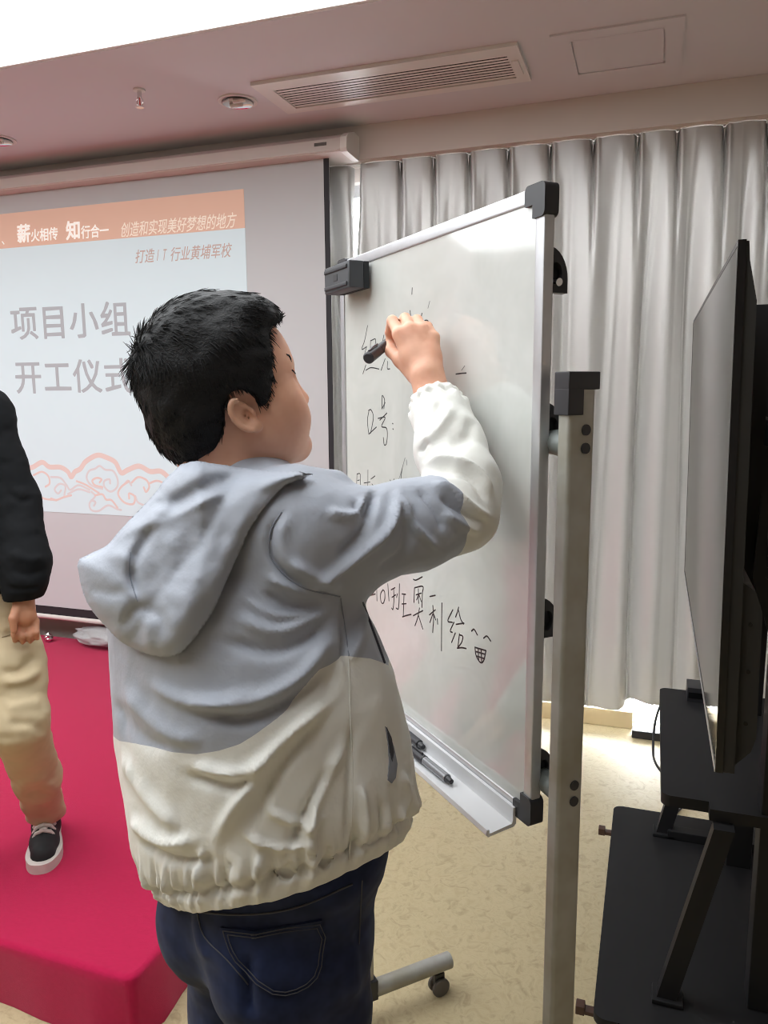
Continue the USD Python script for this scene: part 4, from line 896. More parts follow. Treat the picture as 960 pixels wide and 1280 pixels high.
class View:
    """where the camera-facing surface of a mesh lies under a pixel of the photograph (used to lay seams and pockets onto cloth)."""
    def __init__(s, mesh):
        v, n = np.asarray(mesh.vertices), normals(mesh)
        fr = ((CAM - v) * n).sum(1) > 0
        s.v, s.n = v[fr], n[fr]
        s.d = (s.v - CAM) @ CF
        s.t = cKDTree(proj(s.v))

    def hit(s, px, py, lift=0., rad=6.):
        i = s.t.query_ball_point((px, py), rad)
        if not i:
            i = [s.t.query((px, py))[1]]
        i = np.array(i)
        near = i[s.d[i] < s.d[i].min() + .03]
        w = 1 / (np.linalg.norm(s.t.data[near] - (px, py), axis=1) + .5)
        d = (s.d[near] * w).sum() / w.sum()
        n = (s.n[near] * w[:, None]).sum(0)
        return P(px, py, d) + n / np.linalg.norm(n) * lift

    def line(s, pts, lift=.0005, n=6):
        return np.array([s.hit(x, y, lift) for x, y in spline(pts, n)])

    def patch(s, poly, lift, thick, step=4.):
        g = Polygon(poly)
        ring = np.array(g.exterior.segmentize(step).coords)[:-1]
        x0, y0, x1, y1 = g.bounds
        xs, ys = np.meshgrid(np.arange(x0, x1, step), np.arange(y0, y1, step))
        pts = np.stack([xs.ravel(), ys.ravel()], 1)
        pts = pts[shapely.contains_xy(g.buffer(-step * .5), pts[:, 0], pts[:, 1])]
        q = np.vstack([ring, pts])
        from scipy.spatial import Delaunay
        t = Delaunay(q).simplices
        c = q[t].mean(1)
        t = t[shapely.contains_xy(g, c[:, 0], c[:, 1])]
        a, b, c3 = q[t[:, 0]], q[t[:, 1]], q[t[:, 2]]
        ar = (b[:, 0] - a[:, 0]) * (c3[:, 1] - a[:, 1]) - (b[:, 1] - a[:, 1]) * (c3[:, 0] - a[:, 0])
        t[ar > 0] = t[ar > 0][:, ::-1]
        top = np.array([s.hit(x, y, lift) for x, y in q])
        bot = np.array([s.hit(x, y, lift - thick) for x, y in q])
        k, m_ = len(q), len(ring)
        f = [t, t[:, ::-1] + k]
        side = []
        for i in range(m_):
            j = (i + 1) % m_
            side += [[i, j, j + k], [i, j + k, i + k]]
        return trimesh.Trimesh(np.vstack([top, bot]), np.vstack(f + [np.array(side)]), process=False)


def sculpt(mesh, lines):
    """push cloth in or out along crease lines that are given in the photograph's pixels: (points, width px, height m)."""
    v, n = np.array(mesh.vertices), normals(mesh)
    fr = ((CAM - v) * n).sum(1) > 0
    q = proj(v)
    d = np.zeros(len(v))
    for pts, w_, amp_ in lines:
        sp_ = LineString(spline(pts, 6))
        L_ = sp_.length
        P_ = shapely.points(q[fr])
        s_ = shapely.line_locate_point(sp_, P_) / L_
        dd = shapely.distance(sp_, P_)
        env = np.clip(np.minimum(s_, 1 - s_) / .22, 0, 1)
        env = env * env * (3 - 2 * env)
        x = np.zeros(len(v))
        x[fr] = amp_ * np.exp(-(dd / w_) ** 2) * (.12 + .88 * env)
        d += x
    facing = np.clip(((CAM - v) * n).sum(1) / np.linalg.norm(CAM - v, axis=1) * 3, 0, 1)
    return trimesh.Trimesh(v + n * (d * facing)[:, None], mesh.faces, process=False)


def split(mesh, s):
    """cut a mesh along s = 0: (part where s < 0, part where s > 0)."""
    v, f = np.asarray(mesh.vertices), np.asarray(mesh.faces)
    sg = s > 0
    k = sg[f].sum(1)
    new, out = {}, {0: [f[k == 0]], 3: [f[k == 3]]}
    nv = [v]
    cnt = len(v)
    lo_, hi_ = [], []
    extra = []
    def cutpt(a, b):
        nonlocal cnt
        key = (min(a, b), max(a, b))
        if key not in new:
            t = s[a] / (s[a] - s[b])
            extra.append(v[a] + t * (v[b] - v[a]))
            new[key] = cnt
            cnt += 1
        return new[key]
    for t in f[(k == 1) | (k == 2)]:
        one = sg[t].sum() == 1
        i = int(np.argmax(sg[t] == one))
        a, b, c = t[i], t[(i + 1) % 3], t[(i + 2) % 3]
        ab, ac = cutpt(a, b), cutpt(a, c)
        (hi_ if one else lo_).append([a, ab, ac])
        (lo_ if one else hi_).extend([[ab, b, c], [ab, c, ac]])
    allv = np.vstack([v] + ([np.array(extra)] if extra else []))
    def mk(fs, more):
        ff = np.vstack([fs] + ([np.array(more)] if more else []))
        u, inv = np.unique(ff, return_inverse=True)
        return trimesh.Trimesh(allv[u], inv.reshape(-1, 3), process=False)
    return mk(f[k == 0], lo_), mk(f[k == 3], hi_)


def place(parent_at, mesh):
    mm_ = tm(mesh).copy()
    mm_.apply_translation(-np.asarray(parent_at))
    return mm_


M['skin'] = mat('skin', lin(222, 172, 146), .5, spec=.35, color2=lin(214, 160, 134), scale=28, sss=.12, bump=.05, bscale=700, bdist=.001)
M['skin2'] = mat('skin_darker', lin(186, 132, 104), .5, spec=.35, sss=.1)
M['hair'] = mat('black_hair', lin(16, 16, 18), .58, spec=.28, bump=.5, bscale=320, bdist=.003)
M['grey_nylon'] = mat('grey_nylon', lin(168, 174, 186), .55, spec=.35, sheen=.1, vary=.04, scale=9, bump=.22, bscale=42, bdist=.006)
M['white_nylon'] = mat('white_nylon', lin(226, 226, 220), .5, spec=.4, sheen=.1, vary=.03, scale=9, bump=.22, bscale=42, bdist=.006)
M['seam'] = mat('grey_thread', lin(138, 144, 156), .6)
M['denim'] = mat('dark_denim', lin(38, 48, 80), .85, spec=.2, color2=lin(28, 36, 62), scale=34, bump=.3, bscale=900, bdist=.001, sheen=.06)
M['stitch'] = mat('denim_stitch', lin(70, 70, 78), .8)
M['zip'] = mat('dark_zip', lin(58, 62, 72), .5)

# ------------------------------------------------------------------ the writing man
PHI = math.radians(45)
FRN = math.cos(PHI) * LAT + math.sin(PHI) * FWD
RGT = math.sin(PHI) * LAT - math.cos(PHI) * FWD
rows = [(600, 262, 330, 1.055), (622, 215, 372, 1.05), (650, 188, 398, 1.05), (700, 138, 435, 1.055), (738, 128, 451, 1.058), (770, 122, 470, 1.06), (830, 125, 494, 1.07), (900, 131, 511, 1.08), (970, 139, 518, 1.09), (1010, 145, 506, 1.095), (1050, 152, 492, 1.10), (1090, 172, 482, 1.105), (1140, 200, 470, 1.11)]
tz, tcx, tcy, ta = [], [], [], []
for py, l_, r_, d_ in rows:
    c_ = P((l_ + r_) / 2, py, d_)
    tz.append(c_[2]), tcx.append(c_[0]), tcy.append(c_[1]), ta.append((r_ - l_) / 2 / FPX * d_ / .863 * .97)
o_ = np.argsort(tz)
tz, tcx, tcy, ta = [np.array(q_)[o_] for q_ in (tz, tcx, tcy, ta)]
hL, hN, hR = P(203, 1108, 1.20), P(404, 1110, .91), P(497, 1048, 1.04)
HN = np.cross(hN - hL, hR - hL)
HN = HN / np.linalg.norm(HN) * np.sign(HN[2])
shR, shL = P(368, 668, .965), P(246, 668, 1.19)
ARM = [(P(368, 672, .965), .077), (P(425, 679, .99), .069), (P(520, 655, 1.05), .059), (P(571, 640, 1.09), .0575), (P(577, 608, 1.12), .055), (P(561, 560, 1.17), .0505), (P(548, 514, 1.22), .043), (P(544.5, 496, 1.236), .034)]
elL = shL + np.array([0, 0, -.27]) + .04 * FRN - .05 * RGT
wrL = elL + .16 * FRN + .05 * RGT - np.array([0, 0, .17])
LARM = [(shL, .058), (elL, .052), (wrL, .042)]


def torso_uv(p):
    cx, cy, a = np.interp(p[:, 2], tz, tcx), np.interp(p[:, 2], tz, tcy), np.interp(p[:, 2], tz, ta)
    q = np.stack([p[:, 0] - cx, p[:, 1] - cy, 0 * cx], 1)
    return q @ RGT, q @ FRN, a


def sd_torso(p, grow=0.):
    u, v, a = torso_uv(p)
    a = a + grow
    b = a * .70
    n_ = 2.25
    k = (np.abs(u / a) ** n_ + np.abs(v / b) ** n_) ** (1 / n_)
    d = (k - 1) * b
    return smax(d, p[:, 2] - tz[-1], .03)


def sd_jacket(p):
    d = smin(sd_torso(p), sd_cone(p, shL, P(300, 632, 1.06), .052, .066), .05)
    d = smin(d, sd_cone(p, shR, P(300, 628, 1.06), .068, .07), .05)
    d = smin(d, sd_chain(p, ARM, .02), .035)
    d = smin(d, sd_chain(p, LARM, .02), .03)
    # roll of cloth from the collar over the right shoulder
    d = smin(d, sd_chain(p, [(P(335, 622, .95), .026), (P(372, 613, .965), .024), (P(418, 606, 1.0), .018)], .02), .02)
    d = smax(d, -((p - hL) @ HN), .006)
    e0, e1 = ARM[-2][0], ARM[-1][0]
    dr = (e1 - e0) / np.linalg.norm(e1 - e0)
    near = sd_cone(p, e0, e1 + dr * .05, .06, .06)
    d = np.where(near < .0, smax(d, (p - e1) @ dr, .006), d)
    return d


MAN = np.array([*(P(330, 1090, 1.105)[:2]), 0.])
jl, jh = np.array([MAN[0] - .40, MAN[1] - .36, .74]), np.array([MAN[0] + .46, MAN[1] + .42, 1.60])
jacket = surface(sd_jacket, jl, jh, .0042, 3)
FOLDS = [  # right sleeve, gray
    ([(385, 735), (440, 700), (485, 660), (500, 612)], 6.0, 0.0125), ([(500, 618), (520, 660), (552, 688)], 5.1, 0.0100), ([(470, 612), (455, 660), (420, 700)], 6.8, -0.0088), ([(520, 608), (545, 640), (556, 668)], 5.1, -0.0075),
    ([(438, 625), (455, 640), (470, 612)], 5.1, -0.0075), ([(512, 640), (505, 690), (470, 715)], 6.8, -0.0075), ([(360, 700), (395, 722), (430, 735)], 7.6, 0.0075), ([(405, 640), (440, 645), (462, 620)], 6.0, 0.0075),
    # white forearm
    ([(530, 580), (560, 574), (595, 588), (618, 622)], 4.2, 0.0100), ([(528, 592), (560, 586), (592, 600), (612, 632)], 5.1, -0.0088), ([(535, 602), (565, 615), (598, 640), (618, 648)], 5.1, 0.0112), ([(548, 618), (580, 640), (608, 655)], 4.2, -0.0088), ([(552, 640), (580, 658), (604, 664)], 5.1, 0.0075),
    ([(526, 560), (550, 535), (568, 505)], 6.0, 0.0075), ([(520, 540), (540, 520), (552, 500)], 4.2, -0.0050), ([(560, 560), (585, 545), (590, 520)], 7.6, -0.0050), ([(523, 568), (531, 556), (540, 553)], 3.4, -0.0075),
    # back: diagonal drag lines from the raised arm to the left hip
    ([(415, 760), (350, 790), (290, 770)], 8, 0.0081), ([(415, 775), (350, 812), (270, 800)], 8, -0.0081), ([(330, 720), (370, 735), (410, 742)], 6, 0.0081), ([(325, 738), (360, 758), (405, 760)], 6, -0.0068), ([(300, 745), (345, 770), (400, 760)], 5, 0.0054),
    ([(420, 790), (370, 850), (300, 880), (225, 870)], 9, 0.0108), ([(420, 815), (380, 865), (310, 900), (240, 892)], 8, -0.0108), ([(180, 850), (250, 880), (330, 860)], 8, 0.0068), ([(150, 860), (210, 915), (260, 925)], 10, 0.0068), ([(135, 870), (180, 925), (220, 935)], 9, -0.0054),
    ([(440, 760), (432, 820), (400, 870)], 9, -0.0081), ([(455, 750), (448, 800), (420, 850)], 7, 0.0068),
    # white lower panel
    ([(420, 870), (350, 930), (300, 1000), (265, 1060)], 8.0, 0.0116), ([(405, 900), (345, 970), (310, 1040)], 7.2, -0.0101), ([(430, 930), (400, 990), (375, 1060)], 6.4, 0.0087), ([(418, 950), (385, 1010), (355, 1075)], 5.6, -0.0087), ([(440, 900), (436, 990), (432, 1070)], 4.0, -0.0058),
    ([(150, 940), (190, 1000), (230, 1040)], 8.8, 0.0087), ([(160, 1020), (205, 1050), (250, 1050)], 8.0, 0.0116), ([(170, 1050), (215, 1075), (270, 1075)], 5.6, -0.0087), ([(235, 955), (300, 965), (340, 940)], 6.4, 0.0087), ([(230, 970), (290, 985), (330, 965)], 6.4, -0.0087), ([(330, 1010), (380, 1030), (410, 1015)], 5.6, 0.0072), ([(300, 1040), (350, 1060), (400, 1050)], 4.8, 0.0072),
    ([(395, 1000), (390, 1040), (380, 1080)], 4.0, 0.0087), ([(450, 980), (455, 1020), (450, 1060)], 4.8, 0.0087), ([(475, 1000), (478, 1030), (470, 1058)], 4.0, -0.0072), ([(500, 960), (508, 1000), (496, 1035)], 4.8, 0.0087), ([(255, 1060), (250, 1085), (252, 1105)], 4.0, 0.0072), ([(330, 1070), (320, 1090), (315, 1110)], 4.0, 0.0072), ([(290, 1075), (285, 1095), (283, 1112)], 3.2, -0.0072), ([(365, 1075), (360, 1090), (350, 1105)], 3.2, -0.0072), ([(412, 1055), (410, 1070), (405, 1090)], 3.2, -0.0072),
    # armhole seam
    ([(352, 640), (338, 665), (340, 700), (375, 733), (425, 746)], 4, -.008), ([(365, 640), (352, 670), (360, 700), (395, 722)], 7, .005),
    # open front flap
    ([(462, 742), (472, 790), (486, 832)], 5, -.012), ([(424, 748), (432, 800), (437, 850)], 4, -.005)]
jv = np.array(jacket.vertices)
jn = normals(jacket)
wr = (meshkit.fbm(jv * np.array([14, 14, 9]) + 3, 3, 5) - .5) * .012
jv += jn * wr[:, None]
jacket = sculpt(trimesh.Trimesh(jv, jacket.faces, process=False), FOLDS)
# gathered hem and cuff
jv, jn = np.array(jacket.vertices), normals(jacket)
u_, v_, a_ = torso_uv(jv)
ang = np.arctan2(u_, v_)
hh = (jv - hL) @ HN
tor = sd_torso(jv, .012) < .02
gat = np.exp(-((hh - .032) / .030) ** 2) * tor
jv += jn * (gat * (.004 * np.sin(ang * 46) + .003 * np.sin(ang * 71 + 1) + .005 * np.sin(ang * 17)) * np.clip(hh / .03, .25, 1) + (-.010 * np.exp(-((hh - .030) / .006) ** 2)) * tor - .006 * np.exp(-(hh / .03) ** 2) * tor)[:, None]
e0, e1 = ARM[-2][0], ARM[-1][0]
edr = (e1 - e0) / np.linalg.norm(e1 - e0)
ea, eb, _ = frame_of(edr)
rel = jv - e1
es = rel @ edr
earm = (np.linalg.norm(rel - es[:, None] * edr, axis=1) < .06) & (np.abs(es) < .06)
eang = np.arctan2(rel @ ea, rel @ eb)
jv += jn * (earm * (np.exp(-((es + .022) / .012) ** 2) * (.0035 * np.sin(eang * 11) - .001) - .004 * np.exp(-((es + .019) / .004) ** 2) + .0018 * np.exp(-((es + .008) / .006) ** 2) * np.sin(eang * 15)))[:, None]
jacket = trimesh.Trimesh(jv, jacket.faces, process=False)
jview = View(jacket)

# colour blocking: the lower panel and the right sleeve from the elbow down are white
bpx = [(137, 920), (170, 929), (200, 936), (245, 943), (275, 938), (300, 930), (330, 910), (360, 885), (380, 860), (400, 838), (425, 821), (437, 820), (462, 823), (490, 833)]
bp = np.array([jview.hit(*q_) for q_ in bpx])
bu, bv, _ = torso_uv(bp)
bth = np.arctan2(bu, -bv)              # 0 at the spine, + towards his right
o_ = np.argsort(bth)
bth, bz = bth[o_], bp[o_, 2]
u_, v_, a_ = torso_uv(jv)
th_ = np.arctan2(u_, -v_)
th_ = np.where(th_ < bth[0], 2 * bth[0] - th_, th_)
zb = np.interp(th_, bth, bz)
s_low = np.where(sd_chain(jv, ARM[1:], .01) < .012, -.05, zb - jv[:, 2])
s_low = np.where(sd_chain(jv, LARM, .01) < .01, -.05, s_low)
ac = P(547, 650, 1.075)
ad = (ARM[3][0] - ARM[1][0])
ad /= np.linalg.norm(ad)
s_arm = np.minimum((jv - ac) @ ad - .0012 * np.sin(jv[:, 2] * 60), .03 - sd_chain(jv, ARM[2:], .01))
s_arm = np.where(jv[:, 2] > 1.25, s_arm, -.05)
lac = elL + (elL - shL) * -.1
s_larm = np.minimum((lac - jv)[:, 2], .03 - sd_chain(jv, LARM[1:], .01))
s_all = np.maximum(np.maximum(s_low, s_arm), s_larm)
grey, white = split(jacket, s_all)
man = thing('person', 'person with short black hair in a grey and white hooded jacket writing on the whiteboard', 'person', MAN)
pm = lambda mesh: place(MAN, mesh)
jk = obj('jacket', pm(grey), M['grey_nylon'], man, 'pale grey hooded jacket with a white lower half and white forearms', smooth=True)
cc = white.split(only_watertight=False)
cc = sorted(cc, key=lambda q_: -len(q_.faces))
for q_ in cc:
    if len(q_.faces) > 300:
        nm = 'lower_panel' if q_ is cc[0] else 'forearm_panel'
        obj(nm, pm(q_), M['white_nylon'], jk, 'white cloth panel', smooth=True)

# hood lying on the back
hood_px = np.array([(226, 580), (205, 600), (190, 620), (150, 662), (134, 681), (112, 692), (97, 702), (100, 728), (106, 748), (116, 765), (132, 784), (150, 802), (175, 815), (200, 822), (216, 821), (232, 812), (250, 790), (268, 762), (284, 725), (300, 690), (318, 655), (340, 625), (362, 605), (392, 594), (372, 589), (335, 588), (300, 584), (262, 578), (244, 576)], float)
hp = Polygon(spline(np.vstack([hood_px, hood_px[:1]]), 4)).buffer(0)
ring = np.array(hp.exterior.segmentize(4.).coords)[:-1]
xs, ys = np.meshgrid(np.arange(95, 395, 4.), np.arange(572, 826, 4.))
pts = np.stack([xs.ravel(), ys.ravel()], 1)
pts = pts[shapely.contains_xy(hp.buffer(-2.5), pts[:, 0], pts[:, 1])]
hq = np.vstack([ring, pts])
from scipy.spatial import Delaunay
ht = Delaunay(hq).simplices
cen = hq[ht].mean(1)
ht = ht[shapely.contains_xy(hp, cen[:, 0], cen[:, 1])]
ab_, ac_ = hq[ht[:, 1]] - hq[ht[:, 0]], hq[ht[:, 2]] - hq[ht[:, 0]]
neg = ab_[:, 0] * ac_[:, 1] - ab_[:, 1] * ac_[:, 0] > 0
ht[neg] = ht[neg][:, ::-1]
bd_ = shapely.distance(hp.exterior, shapely.points(hq))
inf = np.sqrt(np.clip(1 - (1 - np.clip(bd_ / 62, 0, 1)) ** 2, 0, 1))
dx, near = jview.t.query(hq, k=12)
dep = np.where(dx[:, :1] < 7, np.min(np.where(dx < 9, jview.d[near], 9), 1, keepdims=True), np.nan)[:, 0]
ok = ~np.isnan(dep)
basis = lambda q_: np.stack([np.ones(len(q_)), q_[:, 0] / 100, q_[:, 1] / 100, (q_[:, 0] / 100) ** 2, q_[:, 0] * q_[:, 1] / 1e4, (q_[:, 1] / 100) ** 2], 1)
co = np.linalg.lstsq(basis(hq[ok]), dep[ok], rcond=None)[0]
base_d = np.clip(basis(hq) @ co, .82, 1.10)
base_d = np.minimum(base_d, np.interp(hq[:, 0], [95, 150, 250, 390], [.985, .95, .93, 1.0]))
def ridge(pts_, w_, a_):
    l_ = LineString(spline(pts_, 6))
    q_ = shapely.points(hq)
    s_ = shapely.line_locate_point(l_, q_) / l_.length
    e_ = np.clip(np.minimum(s_, 1 - s_) / .2, 0, 1)
    return a_ * np.exp(-(shapely.distance(l_, q_) / w_) ** 2) * e_
hfold = ridge([(205, 652), (250, 628), (300, 606), (350, 591)], 6, .006) + ridge([(200, 640), (250, 612), (300, 594)], 10, -.012) + ridge([(196, 655), (172, 690), (166, 720), (176, 752)], 6, -.012) + ridge([(150, 668), (180, 655), (205, 652)], 6, .006) + ridge([(130, 690), (160, 700), (165, 716)], 10, .006) \
    + ridge([(150, 790), (172, 760), (200, 770), (206, 800)], 7, -.008) + ridge([(182, 772), (184, 790), (186, 812)], 4, .006) + ridge([(215, 660), (212, 720), (205, 760)], 14, .006) + ridge([(262, 640), (245, 720), (226, 790)], 18, .004) + ridge([(330, 600), (285, 660), (255, 740)], 12, -.004) + ridge([(108, 735), (140, 742), (160, 736)], 7, -.006) + ridge([(165, 655), (178, 640), (205, 625)], 5, -.007) + ridge([(185, 650), (195, 640), (215, 635)], 4, .005)
hfold += (meshkit.fbm(np.column_stack([hq / 38, np.zeros(len(hq))]), 3, 8) - .5) * .010
front_d = base_d - .052 * inf + -hfold * np.clip(bd_ / 10, 0, 1)
ok2 = ~np.isnan(dep)
front_d = np.where(ok2, np.minimum(front_d, np.where(ok2, dep, 9) - .004 - .012 * np.clip(bd_ / 15, 0, 1)), front_d)
back_d = front_d + .010 + .06 * inf
hv = np.vstack([np.array([P(x, y, d) for (x, y), d in zip(hq, front_d)]), np.array([P(x, y, d) for (x, y), d in zip(hq, back_d)])])
k_, m_ = len(hq), len(ring)
ii = np.arange(m_)
jj = (ii + 1) % m_
ccw = Polygon(ring).exterior.is_ccw
s1, s2 = np.stack([ii, jj, jj + k_], 1), np.stack([ii, jj + k_, ii + k_], 1)
if ccw:
    s1, s2 = s1[:, ::-1], s2[:, ::-1]
hood = trimesh.Trimesh(hv, np.vstack([ht, ht[:, ::-1] + k_, s1, s2]), process=False)
A_ = adjacency(hood)
v = np.array(hood.vertices)
for _ in range(3):
    v = v + .5 * (A_ @ v - v)
    v = v - .45 * (A_ @ v - v)
hood = trimesh.Trimesh(v, hood.faces, process=False)
obj('hood', pm(hood), M['grey_nylon'], jk, smooth=True)
hview = View(hood)
# seams, hem band line, pocket
def seam(view, pts, r=.0009, m_='seam', name='seam', parent=None):
    obj(name, pm(tube(view.line(pts, .0002), r, 6)), M[m_], jk if parent is None else parent)
seam(jview, [(352, 640), (338, 665), (340, 700), (375, 733), (425, 746)])
seam(jview, [(426, 748), (432, 790), (436, 820)])
seam(jview, [(436, 823), (438, 900), (441, 980), (437, 1075)], m_='white_nylon')
seam(jview, [(453, 752), (467, 790), (481, 829)], .0016, 'zip', 'front_edge')
seam(hview, [(163, 690), (162, 720), (172, 752)], .0007)
obj('collar_edge', pm(tube([P(372, 590, 1.0), P(385, 591, 1.0), P(402, 597, 1.005), P(420, 607, 1.01)], [.002, .005, .005, .003], 8)), M['zip'], jk, 'dark zip edge at the collar')
pocket_px = [(481, 908), (486, 916), (492, 935), (496, 955), (494, 972), (489, 979), (484, 975), (486, 950), (484, 925)]
obj('pocket', pm(jview.patch(pocket_px, .0012, .004, 3.)), M['seam'], jk, 'slanted side pocket with a grey lining')
obj('pocket_slit', pm(jview.patch([(482, 909), (488, 922), (491, 940), (489, 952), (486, 940), (484, 922)], .002, .003, 3.)), M['zip'], jk)

# jeans
PEL = P(338, 1110, 1.105)
def leg(side):
    hip = PEL + (side * .085 - (.012 if side > 0 else 0)) * RGT - np.array([0, 0, .06])
    knee = np.array([hip[0], hip[1], .47]) + side * .01 * RGT + .02 * FRN
    ank = np.array([knee[0], knee[1], .10]) + side * .01 * RGT - .03 * FRN
    return [(hip, .094), ((hip + knee) / 2, .078), (knee, .066), (ank, .056)], ank
LEGS = {s: leg(s) for s in (1, -1)}
def sd_jeans(p):
    d = sd_ell(p, PEL + np.array([0, 0, .02]), (.168, .122, .15), (RGT, FRN, UPZ))
    d = smin(d, sd_ell(p, PEL - .045 * FRN - np.array([0, 0, .05]) + .07 * RGT, (.085, .088, .10), (RGT, FRN, UPZ)), .04)
    d = smin(d, sd_ell(p, PEL - .045 * FRN - np.array([0, 0, .05]) - .07 * RGT, (.085, .088, .10), (RGT, FRN, UPZ)), .04)
    for s in (1, -1):
        d = smin(d, sd_chain(p, LEGS[s][0], .04), .03)
    d = smax(smin(d, sd_ell(p, PEL + .02 * RGT + np.array([0, 0, .12]), (.180, .130, .14), (RGT, FRN, UPZ)), .03), p[:, 2] - (PEL[2] + .19), .01)
    return smax(d, .075 - p[:, 2], .004)
jeans = surface(sd_jeans, np.array([MAN[0] - .34, MAN[1] - .34, .05]), np.array([MAN[0] + .34, MAN[1] + .34, PEL[2] + .22]), .0055, 3)
v, n = np.array(jeans.vertices), normals(jeans)
v += n * ((meshkit.fbm(v * np.array([12, 12, 16]) + 9, 3, 2) - .5) * .010)[:, None]
jeans = sculpt(trimesh.Trimesh(v, jeans.faces, process=False), [([(312, 1190), (308, 1235), (312, 1275)], 7, -.012), ([(245, 1140), (252, 1180), (262, 1205)], 6, .006), ([(425, 1150), (440, 1190), (445, 1250)], 8, .005)])
jn_ = obj('jeans', pm(jeans), M['denim'], man, 'dark navy denim jeans', smooth=True)
dview = View(jeans)
pk = [(277, 1158), (320, 1163), (402, 1148), (405, 1190), (398, 1222), (372, 1241), (340, 1243), (303, 1214), (287, 1190)]
obj('back_pocket', pm(dview.patch(pk, .003, .004, 4.)), M['denim'], jn_)
obj('belt_seam', pm(tube(dview.line([(225, 1137), (300, 1143), (370, 1134), (440, 1105)], .001), .0012, 6)), M['stitch'], jn_)
for off in (0, 4):
    ins_ = Polygon(pk).buffer(-3 - off)
    obj('pocket_stitch', pm(tube(dview.line(np.array(ins_.exterior.coords)[::1], .0042, 2), .0007, 5)), M['stitch'], jn_)
obj('side_stitch', pm(tube(dview.line([(452, 1100), (450, 1140), (448, 1180)], .0012), .0009, 5)), M['stitch'], jn_)
obj('fly_seam', pm(tube(dview.line([(247, 1138), (256, 1170), (285, 1200), (310, 1230)], .0012), .0009, 5)), M['stitch'], jn_)


def shoe(parent, off, ank, fdir, toe_up=0., dark=True, base=0.):
    fd = np.asarray(fdir, float)
    fd = fd / np.linalg.norm(fd)
    sd_ = np.cross(fd, UPZ)
    o = np.array([ank[0], ank[1], base]) - fd * .06
    upd = UPZ
    if toe_up:
        fd, upd = fd * math.cos(toe_up) + UPZ * math.sin(toe_up), UPZ * math.cos(toe_up) - fd * math.sin(toe_up)
    out = Polygon(spline([(-.02, -.032), (.06, -.036), (.15, -.048), (.205, -.044), (.245, -.025), (.256, 0), (.245, .03), (.205, .046), (.15, .045), (.06, .034), (-.02, .032), (-.035, 0), (-.02, -.032)], 6)).buffer(0).buffer(.004)
    sole = extr(out, (o, fd, sd_, upd), .030)
    if np.linalg.det(np.array([fd, sd_, upd])) < 0:
        pass
    def sdf(p):
        q = p - o
        x, y, z = q @ fd, q @ sd_, q @ upd
        l = np.stack([x, y, z], 1)
        d = sd_chain(l, [(np.array([-.0, 0, .052]), .034), (np.array([.07, 0, .052]), .040), (np.array([.15, 0, .040]), .040), (np.array([.205, 0, .034]), .036)], .02)
        d = smin(d, sd_chain(l, [(np.array([.01, 0, .06]), .034), (np.array([.02, 0, .11]), .040)], .02), .03)
        return smax(smax(d, .026 - z, .004), z - .115, .004)
    lo_ = np.minimum(o, o + fd * .26) - .07
    hi_ = np.maximum(o, o + fd * .26) + .07
    lo_[2], hi_[2] = base - .02, base + .25
    up_ = surface(sdf, lo_, hi_, .005, 2)
    sh = obj('shoe', place(off, up_), M['shoe_black'], parent, 'black canvas shoe with white sole and laces', smooth=True)
    obj('sole', place(off, sole), M['shoe_white'], sh)
    pt = lambda x, y, z: o + fd * x + sd_ * y + upd * z
    obj('tongue', place(off, tube([pt(.055, 0, .138), pt(.075, 0, .118), pt(.11, 0, .084), pt(.165, 0, .066)], [.014, .020, .020, .015], 14)), M['shoe_white'], sh)
    for i, x in enumerate((.094, .116, .138, .160)):
        zt = .103 - i * .0065
        obj('lace', place(off, tube([pt(x, -.030, zt - .022), pt(x + .004, -.020, zt - .003), pt(x + .006, 0, zt + .005), pt(x + .004, .020, zt - .003), pt(x, .030, zt - .022)], .0062, 8)), M['shoe_white'], sh)
    return sh
M['shoe_black'] = mat('black_canvas', lin(26, 27, 29), .8, bump=.2, bscale=900)
M['shoe_white'] = mat('white_shoe_rubber', lin(206, 196, 190), .6)
for s in (1, -1):
    shoe(man, MAN, LEGS[s][1], FRN)

# head, hands and body under the clothes
HPH, HTH = math.radians(25), math.radians(14.5)
HF = math.cos(HTH) * (math.cos(HPH) * LAT + math.sin(HPH) * FWD) + math.sin(HTH) * UPZ
HR = math.sin(HPH) * LAT - math.cos(HPH) * FWD
HU = np.cross(HR, HF)
HO = P(309, 520, 1.04 - .078 * math.cos(HPH)) - .078 * HR
hw = lambda f_, r_, u__: HO + f_ * HF + r_ * HR + u__ * HU


